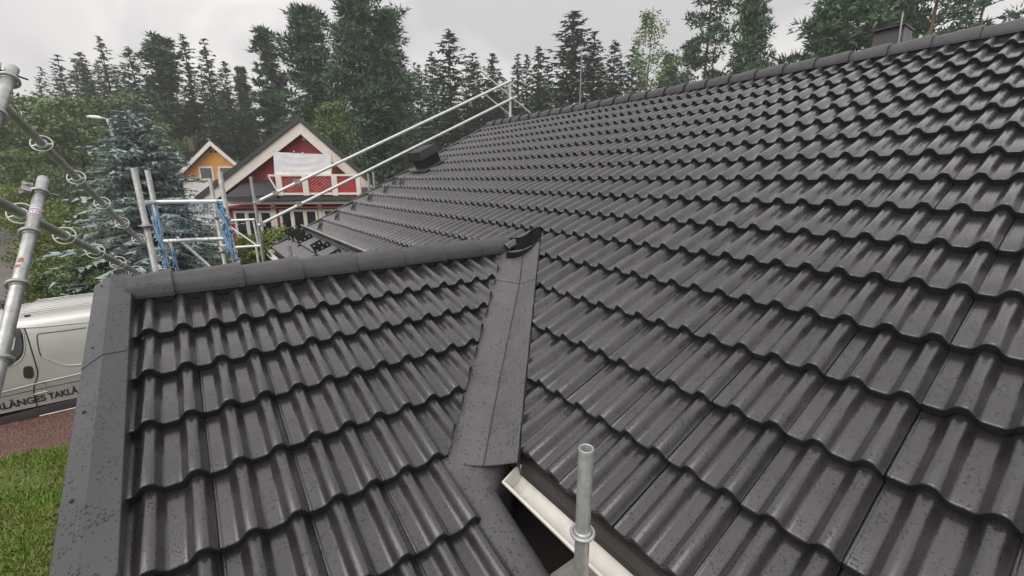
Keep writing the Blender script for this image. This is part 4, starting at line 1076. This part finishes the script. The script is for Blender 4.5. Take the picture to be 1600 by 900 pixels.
def spruce(seed, h=20, r=2.6, z0=.06, whorls=40, per=7, ns=17, ln=.95, wd=.20, gap=.12, shape=.58):
    q = random.Random(seed); T = TM()
    for i in range(whorls):
        t_ = i / (whorls - 1); z = h * (z0 + (1 - z0) * t_ ** .95); lr = r * (1 - t_) ** shape * q.uniform(.75, 1.15) + .12
        if t_ < .12: lr *= .75 + 2 * t_
        n_ = max(3, int(per * (1 - .45 * t_)))
        a0 = q.uniform(0, 6.28)
        for k in range(n_):
            if q.random() < gap: continue
            a = a0 + 2 * math.pi * k / n_ + q.uniform(-.3, .3); d = Vector((math.cos(a), math.sin(a), 0)); L_ = lr * q.uniform(.65, 1.18)
            sprays(T, Vector((0, 0, z + q.uniform(-.25, .25))), d, L_, q, max(4, int(ns * L_ / r + 3)), ln * (1 - .3 * t_), wd * (1 - .25 * t_), q.uniform(.15, .42) * (1 - t_ * .9), 1.0, .25 * t_)
    for k in range(14):
        z = h * (1 - .006 * k); a = q.uniform(0, 6.28); T.t += [Vector((0, 0, z - .1)) + Vector((.03, 0, 0)), Vector((0, 0, z - .1)) - Vector((.03, 0, 0)), Vector((math.cos(a) * .05 * k ** .6, math.sin(a) * .05 * k ** .6, z + .25))]
    return T.mesh('crown')
def pine(seed, h=20, r=2.6, z0=.38, n=46, puff=30, ln=.55, wd=.13, top=.5, thin=1.0, taper=.5):
    """irregular crown of needle tufts on rising branches, gaps between"""
    q = random.Random(seed); T = TM()
    for i in range(n):
        t_ = (i + q.random()) / n; z = h * (z0 + (1 - z0) * t_); a = q.uniform(0, 6.28)
        rr = r * (math.sin(math.pi * min(1, (.16 + .84 * (1 - t_)) * .98)) ** .5 if t_ > top else .55 + .45 * t_ / top) * (1 - t_ * taper) * (1 - .45 * t_ ** 4) * (1 + .22 * math.sin(11 * t_ + seed)) * q.uniform(.4, 1.3)
        d = Vector((math.cos(a), math.sin(a), 0)); up = q.uniform(-.05, .35)
        b = Vector((0, 0, z)); e = b + d * rr + Vector((0, 0, up * rr))
        sd_ = Vector((-d.y, d.x, 0)) * .035
        T.t += [b - sd_, b + sd_, e]; T.t += [b - Vector((0, 0, .04)), b + Vector((0, 0, .04)), e]
        for c_ in range(max(2, int(3.4 * rr / r * thin + 1.4))):
            u_ = q.uniform(.35, 1.05); c = b.lerp(e, u_) + Vector((q.gauss(0, .28), q.gauss(0, .28), q.gauss(0, .13))) * (r / 2.6)
            s_ = q.uniform(.35, .75) * (r / 2.6)
            for k in range(puff):
                o = Vector((q.gauss(0, 1), q.gauss(0, 1), q.gauss(.25, .6))).normalized(); p = c + Vector((o.x, o.y, o.z * .55)) * (s_ * q.uniform(.15, .8)); wv = o.orthogonal().normalized(); wv = (wv * math.cos(q.random() * 6.28) + o.cross(wv) * math.sin(q.random() * 6.28)) * wd * q.uniform(.6, 1.2)
                T.t += [p - wv, p + wv, p + o * (ln * q.uniform(.6, 1.2))]
    return T.mesh('crown')
def broadleaf(seed, h=9, r=3, n=70, leaves=70, sz=.17, z0=.15, droop=0.0):
    q = random.Random(seed); T = TM()
    for i in range(n):
        t_ = q.random() ** .8; z = h * (z0 + (1 - z0) * t_); rr = r * math.sin(math.pi * (.12 + .83 * t_)) ** .7 * q.random() ** .45 * q.uniform(.8, 1.1); a = q.uniform(0, 6.28)
        c = Vector((math.cos(a) * rr, math.sin(a) * rr, z)); s_ = r * q.uniform(.16, .32)
        for k in range(leaves):
            o = Vector((q.gauss(0, 1), q.gauss(0, 1), q.gauss(0, .7))); o = o.normalized() * (q.random() ** .5); p = c + Vector((o.x, o.y, o.z * .65 - droop * q.random() * 2)) * s_
            n_ = Vector((q.gauss(0, 1), q.gauss(0, 1), q.gauss(.8, 1))).normalized(); e1_ = n_.orthogonal().normalized(); e1_ = (e1_ * math.cos(k) + n_.cross(e1_) * math.sin(k)); e2_ = n_.cross(e1_); s2 = sz * q.uniform(.6, 1.25)
            T.t += [p - e2_ * s2 * .4, p + e1_ * s2, p + e2_ * s2 * .4]
    return T.mesh('crown')
def add_mat(me, m): me.materials.append(m); return me
LIB = {
    'spruce': [add_mat(spruce(s, r=rr, per=p_, gap=g_, whorls=wn), M_SPR) for s, rr, p_, g_, wn in ((1, 4.0, 8, .08, 42), (2, 3.5, 8, .10, 40), (3, 4.5, 9, .06, 44), (4, 3.2, 7, .14, 38))],
    'thin': [add_mat(spruce(s, r=3.0, per=6, gap=.26, whorls=34, ns=12, z0=.25), M_SPR) for s in (11, 12, 13)],
    'pine': [add_mat(pine(s, r=rr, z0=z_, n=n_), M_PINE) for s, rr, z_, n_ in ((21, 2.5, .30, 86), (22, 2.3, .34, 76), (23, 2.8, .25, 96), (24, 2.1, .40, 66))],
    'dense': [add_mat(pine(s, r=4.2, z0=.06, n=200, puff=52, ln=.50, wd=.085, top=.35, taper=.72), M_PINE) for s in (31, 32, 33)],
    'round': [add_mat(pine(s, r=3.2, z0=.55, n=46, puff=30, ln=.38, wd=.09, top=.6, thin=1.25), M_PINE) for s in (41, 42, 43)],
    'birch': [add_mat(broadleaf(51, h=20, r=2.4, n=110, leaves=40, sz=.22, z0=.2, droop=.9), M_LEAF)],
    'leafy': [add_mat(broadleaf(s, h=10, r=3.6, n=120, leaves=70, sz=.24, z0=.08), M_LEAF) for s in (61, 62, 63)],
}
HREF = {'leafy': 10}
TRUNK = {k: add_mat(trunk_mesh(HREF.get(k, 20), r0, lean=ln_, seed=i), m_) for i, (k, r0, ln_, m_) in enumerate((('spruce', .22, 0, M_BARK), ('thin', .14, 0, M_BARK), ('pine', .17, .3, M_PBARK), ('dense', .26, 0, M_BARK), ('round', .24, .2, M_PBARK), ('birch', .14, .3, M_BARK), ('leafy', .22, .2, M_BARK)))}
NAME = {'spruce': 'spruce_tree', 'thin': 'spruce_tree', 'pine': 'pine_tree', 'dense': 'pine_tree', 'round': 'pine_tree', 'birch': 'birch_tree', 'leafy': 'deciduous_tree'}
CAT = {'spruce_tree': 'spruce', 'pine_tree': 'pine', 'birch_tree': 'birch', 'deciduous_tree': 'tree'}
tq = random.Random(9)
def tree(kind, px, topy, d, label, wscale=1.0, var=0, group='trees of the forest edge', base=None):
    v = at(px, topy, d); z0 = GZ if base is None else base; h = v.z - z0; s = h / HREF.get(kind, 20)
    t = thing(NAME[kind], (v.x, v.y, z0), label, CAT[NAME[kind]], group)
    t.rotation_euler = (0, 0, tq.uniform(0, 6.28)); ws = s * wscale
    for nm, me, sx in (('trunk', TRUNK[kind], max(s, .7)), ('crown', LIB[kind][var % len(LIB[kind])], ws)):
        o = bpy.data.objects.new(nm, me); COL.objects.link(o); o.parent = t; o.scale = (sx, sx, s)
    return t
FOREST = [
 ('thin', 60, 124, 62, 'small thin spruce top standing alone at the far left above the leafy trees', .8, 0),
 ('thin', 89, 88, 58, 'sparse spruce second from the left with a bare pointed top', 1.1, 1),
 ('spruce', 124, 83, 56, 'bushy spruce between the two sparse ones at the left', 1.0, 2),
 ('spruce', 155, 61, 57, 'tall narrow spruce above the white street lamp', 0.75, 1),
 ('spruce', 200, 76, 54, 'broad dark spruce right above the tip of the blue spruce', 1.0, 0),
 ('pine', 243, 61, 52, 'tall wide pine above the orange house roof, left of the narrow pair', 1.45, 2),
 ('spruce', 285, 58, 54, 'narrow spruce above the orange house gable, left one of the pair', .85, 1),
 ('spruce', 318, 64, 53, 'narrow spruce above the orange house gable, right one of the pair', .9, 3),
 ('thin', 349, 97, 58, 'short thin spruce behind the gap left of the red gable', .9, 0),
 ('pine', 375, 105, 57, 'short pine with bare lower trunk in the gap left of the red gable', .8, 3),
 ('pine', 411, 47, 52, 'tall loose pine with its top leaning left, beside the dense round topped pine', 1.15, 1),
 ('dense', 476, 17, 44, 'dense dark round topped pine rising above the red house apex', 1.15, 0),
 ('dense', 552, -40, 40, 'tallest dense pine, cut by the top of the photo right of the red house', 1.0, 1),
 ('dense', 598, 22, 42, 'dense pine grown into the right side of the tallest one', 1.1, 2),
 ('spruce', 654, 105, 60, 'thin spruce just right of the two big dense pines', 0.94, 3),
 ('spruce', 674, 84, 60, 'second thin spruce right of the big dense pines', 1.00, 1),
 ('spruce', 701, 50, 56, 'tall full spruce above the upper guard rail', 1.31, 0),
 ('spruce', 739, 86, 58, 'medium spruce left of the guard rail end post', 1.19, 3),
 ('spruce', 769, 87, 57, 'dark blunt spruce right behind the guard rail end post', 1.19, 1),
 ('spruce', 809, 88, 60, 'slim spruce rising at the far end of the main ridge, left one of two', 0.94, 3),
 ('spruce', 823, 89, 61, 'slim spruce rising at the far end of the main ridge, right one of two', 0.88, 1),
 ('spruce', 842, 77, 58, 'pointed spruce left of the tallest one on the main ridge', 1.06, 1),
 ('spruce', 897, 20, 54, 'tallest pointed spruce above the main ridge behind the bare snag', 1.44, 2),
 ('spruce', 929, 54, 57, 'spruce touching the right side of the tallest pointed one', 1.12, 3),
 ('spruce', 961, 66, 58, 'medium spruce in the middle of the main ridge left of the birch', 1.06, 0),
 ('spruce', 990, 73, 58, 'slender dark spruce just left of the weeping birch', 1.00, 0),
 ('birch', 1019, 12, 50, 'loose weeping birch above the middle of the main ridge', 1.15, 0),
 ('pine', 1049, 87, 52, 'low bushy pine right of the weeping birch', 1.0, 0),
 ('round', 1080, 66, 46, 'small round topped pine left of the bare red pine trunk', .85, 1),
 ('round', 1119, -70, 36, 'tall pine with a bare reddish trunk rising over the main ridge', .85, 0),
 ('dense', 1185, -30, 34, 'big dark pine right of the bare reddish trunk', .72, 1),
 ('dense', 1345, -150, 30, 'huge dark spreading pine behind the chimney hood', .90, 2),
 ('dense', 1425, -110, 33, 'dark pine behind the chimney stay, right of the huge spreading one', .75, 0),
 ('round', 1500, -180, 26, 'pine with a thick forked trunk at the far right of the ridge', .8, 2),
 ('round', 1570, -120, 31, 'open crowned pine in the top right corner', .9, 1),
]
for k_, px, ty, d_, lb, ws_, vr_ in FOREST: tree(k_, px, ty, d_, lb, ws_, vr_)
for px, ty, d_, lb, ws_, vr_ in (
    (-40, 150, 34, 'big leafy tree at the far left edge beyond the scaffold pole', 1.0, 0),
    (35, 150, 40, 'rounded leafy tree between the two leaning poles', 1.0, 1),
    (105, 158, 38, 'pale green leafy tree over the wet road', 1.1, 2),
    (185, 150, 42, 'leafy tree just behind the tip of the blue spruce', 1.0, 0),
    (230, 190, 40, 'dark leafy tree left of the orange house roof', .9, 1),
    (520, 165, 34, 'leafy undergrowth tree right of the red gable under the tall pines', .7, 2),
    (15, 235, 30, 'low dark leafy tree beside the road at the left edge', 1.2, 1)):
    tree('leafy', px, ty, d_, lb, ws_, vr_, group='leafy trees by the road')
# the bare snag
v = at(909, 72, 50); t = thing('dead_tree', down(v), 'bare grey dead tree standing in front of the tallest pointed spruce', 'tree')
part(t, 'trunk', MB().tube([down(v), v], .13, 7, True, .04), M_GALVD)
for k in range(5):
    z = v.z - 2.2 - 1.1 * k; s_ = (-1) ** k; part(t, 'branch', MB().tube([(v.x, v.y, z), Vector((v.x, v.y, z)) + RH * (s_ * 1.1) - Vector((0, 0, .35))], .035, 5, True, .012), M_GALVD)
# forked limb of the right hand pine
v0 = at(1494, 22, 26.2); v1 = at(1474, -14, 26.2)
part([o for o in COL.objects if o.get('label', '').startswith('pine with a thick forked')][0], 'limb', MB().tube([v0, v0.lerp(v1, .5) - RH * .15 - Vector((0, 0, .1)), v1], .14, 7, True, .09), M_PBARK) if False else None

# far wood: countless trunks and crowns reading as one mass
fr_ = random.Random(12); acc_v = []; src = {}
for nm in ('spruce', 'thin', 'pine'):
    for i, me in enumerate(LIB[nm]):
        a = np.zeros(len(me.vertices) * 3, np.float32); me.vertices.foreach_get('co', a); src[(nm, i)] = a.reshape(-1, 3, 3)[::2]
for k in range(190):
    px = fr_.uniform(-120, 1300); d_ = fr_.uniform(64, 100); v = at(px, 200, d_); h = fr_.uniform(12, 19) * d_ / 82; nm = fr_.choice(['spruce', 'thin', 'pine', 'spruce']); i = fr_.randrange(len(LIB[nm]))
    a = src[(nm, i)] * np.array([h / 20 * 1.1, h / 20 * 1.1, h / 20], np.float32); c, s_ = math.cos(k), math.sin(k); a = a @ np.array([[c, s_, 0], [-s_, c, 0], [0, 0, 1]], np.float32)
    acc_v.append(a.reshape(-1, 3) + np.array([v.x, v.y, GZ], np.float32))
for k in range(120):                                          # the second row, a little lower than the first
    px = fr_.uniform(630, 1075) if k < 75 else fr_.uniform(60, 440); d_ = fr_.uniform(61, 72); v = at(px, fr_.uniform(95, 150), d_); h = v.z - GZ; i = fr_.randrange(4)
    a = src[('spruce', i)] * np.array([h / 20 * .95, h / 20 * .95, h / 20], np.float32); c, s_ = math.cos(k), math.sin(k); a = a @ np.array([[c, s_, 0], [-s_, c, 0], [0, 0, 1]], np.float32)
    acc_v.append(a.reshape(-1, 3) + np.array([v.x, v.y, GZ], np.float32))
A_ = np.concatenate(acc_v)
solo('far_forest', fast_mesh('far_forest', A_, np.arange(len(A_)).reshape(-1, 3), 3), M_SPR, 'dark far forest behind the first row of trees', kind='stuff')
# undergrowth below the trees
q = random.Random(33); T = TM()
for k in range(520):
    px = q.uniform(-150, 1250); d_ = q.uniform(44, 66); v = at(px, 250, d_); hh_ = q.uniform(1.5, 6.5)
    c = Vector((v.x, v.y, GZ + hh_ * q.random())); s_ = q.uniform(.8, 1.9)
    for j in range(64):
        o = Vector((q.gauss(0, 1), q.gauss(0, 1), q.gauss(0, .8))).normalized() * (q.random() ** .5 * s_); n_ = Vector((q.gauss(0, 1), q.gauss(0, 1), q.gauss(.6, 1))).normalized(); e1_ = n_.orthogonal().normalized(); e2_ = n_.cross(e1_); s2 = q.uniform(.22, .5); p = c + o
        T.t += [p - e2_ * s2 * .5, p + e1_ * s2, p + e2_ * s2 * .5]
solo('undergrowth', add_mat(T.mesh('undergrowth'), M_LEAF) and bpy.data.meshes['undergrowth'], M_LEAF, 'dark undergrowth beneath the forest trees', kind='stuff')
# blue spruce
v = at(203, 178, 14.5); bh = v.z - GZ
bsp = thing('blue_spruce', down(v), 'full blue grey spruce standing behind the scaffold tower', 'spruce')
me = spruce(77, h=bh, r=2.45, z0=.03, whorls=52, per=16, ns=36, ln=.44, wd=.075, gap=.02, shape=.56); part(bsp, 'crown', me, M_BLUESPR)
part(bsp, 'trunk', trunk_mesh(bh, .14, .02), M_BARK)
# hedge bushes and shrubs
def shrub(px, topy, d, r, label, name='hedge_bush', sz=.085, n=90, leaves=85, m=M_LEAFY, seed=1, wide=1.0):
    v = at(px, topy, d); h = v.z - GZ
    t = thing(name, down(v), label, 'bush', 'hedge bushes behind the van' if name == 'hedge_bush' else None)
    me = broadleaf(seed, h=h, r=r, n=n, leaves=leaves, sz=sz, z0=.03); part(t, 'leaves', me, m)
    part(t, 'stem', trunk_mesh(h * .7, .05, .015), M_BARK)
shrub(75, 428, 13.5, 1.1, 'low rounded yellow green bush right behind the van roof', seed=101)
shrub(112, 330, 15.5, 1.5, 'tall yellow green hedge bush left of the blue spruce', seed=102, n=110)
shrub(68, 362, 17.0, 1.3, 'yellow green hedge bush between the stickered pole and the tall hedge bush', seed=103)
shrub(140, 395, 13.0, 1.0, 'dark low hedge bush at the foot of the blue spruce', seed=104, m=M_LEAF)
shrub(15, 293, 24, 2.2, 'bright rounded hedge bush beyond the road at the left edge', seed=105, sz=.12)
shrub(430, 360, 15.5, 1.35, 'feathery yellow green shrub in front of the red house windows', name='garden_shrub', seed=106, sz=.10, leaves=60)
shrub(388, 372, 14.5, .9, 'small yellow green shrub at the left corner of the red house', name='garden_shrub', seed=107, sz=.09, leaves=60)
shrub(468, 358, 17.5, .8, 'small pale shrub under the red house windows beside the far eave', name='garden_shrub', seed=108, sz=.09, leaves=50)
# dark car roof just visible behind the van

# ------------------------------------------------------------------ damp air
hb = MB(); hb.box((0, 0, (GZ - 1.2 + 34) / 2), (158, 158, (34 - GZ + 1.2) / 2))
hm = bpy.data.materials.new('damp_air'); hm.use_nodes = True; ht = hm.node_tree; ht.nodes.clear()
ho = ht.nodes.new('ShaderNodeOutputMaterial'); hv = ht.nodes.new('ShaderNodeVolumePrincipled')
hv.inputs['Color'].default_value = (0.92, 0.93, 0.95, 1); hv.inputs['Density'].default_value = 0.0016; hv.inputs['Anisotropy'].default_value = 0.2
ht.links.new(hv.outputs[0], ho.inputs['Volume'])
solo('haze', hb, hm, 'thin damp haze over the whole place', kind='stuff')
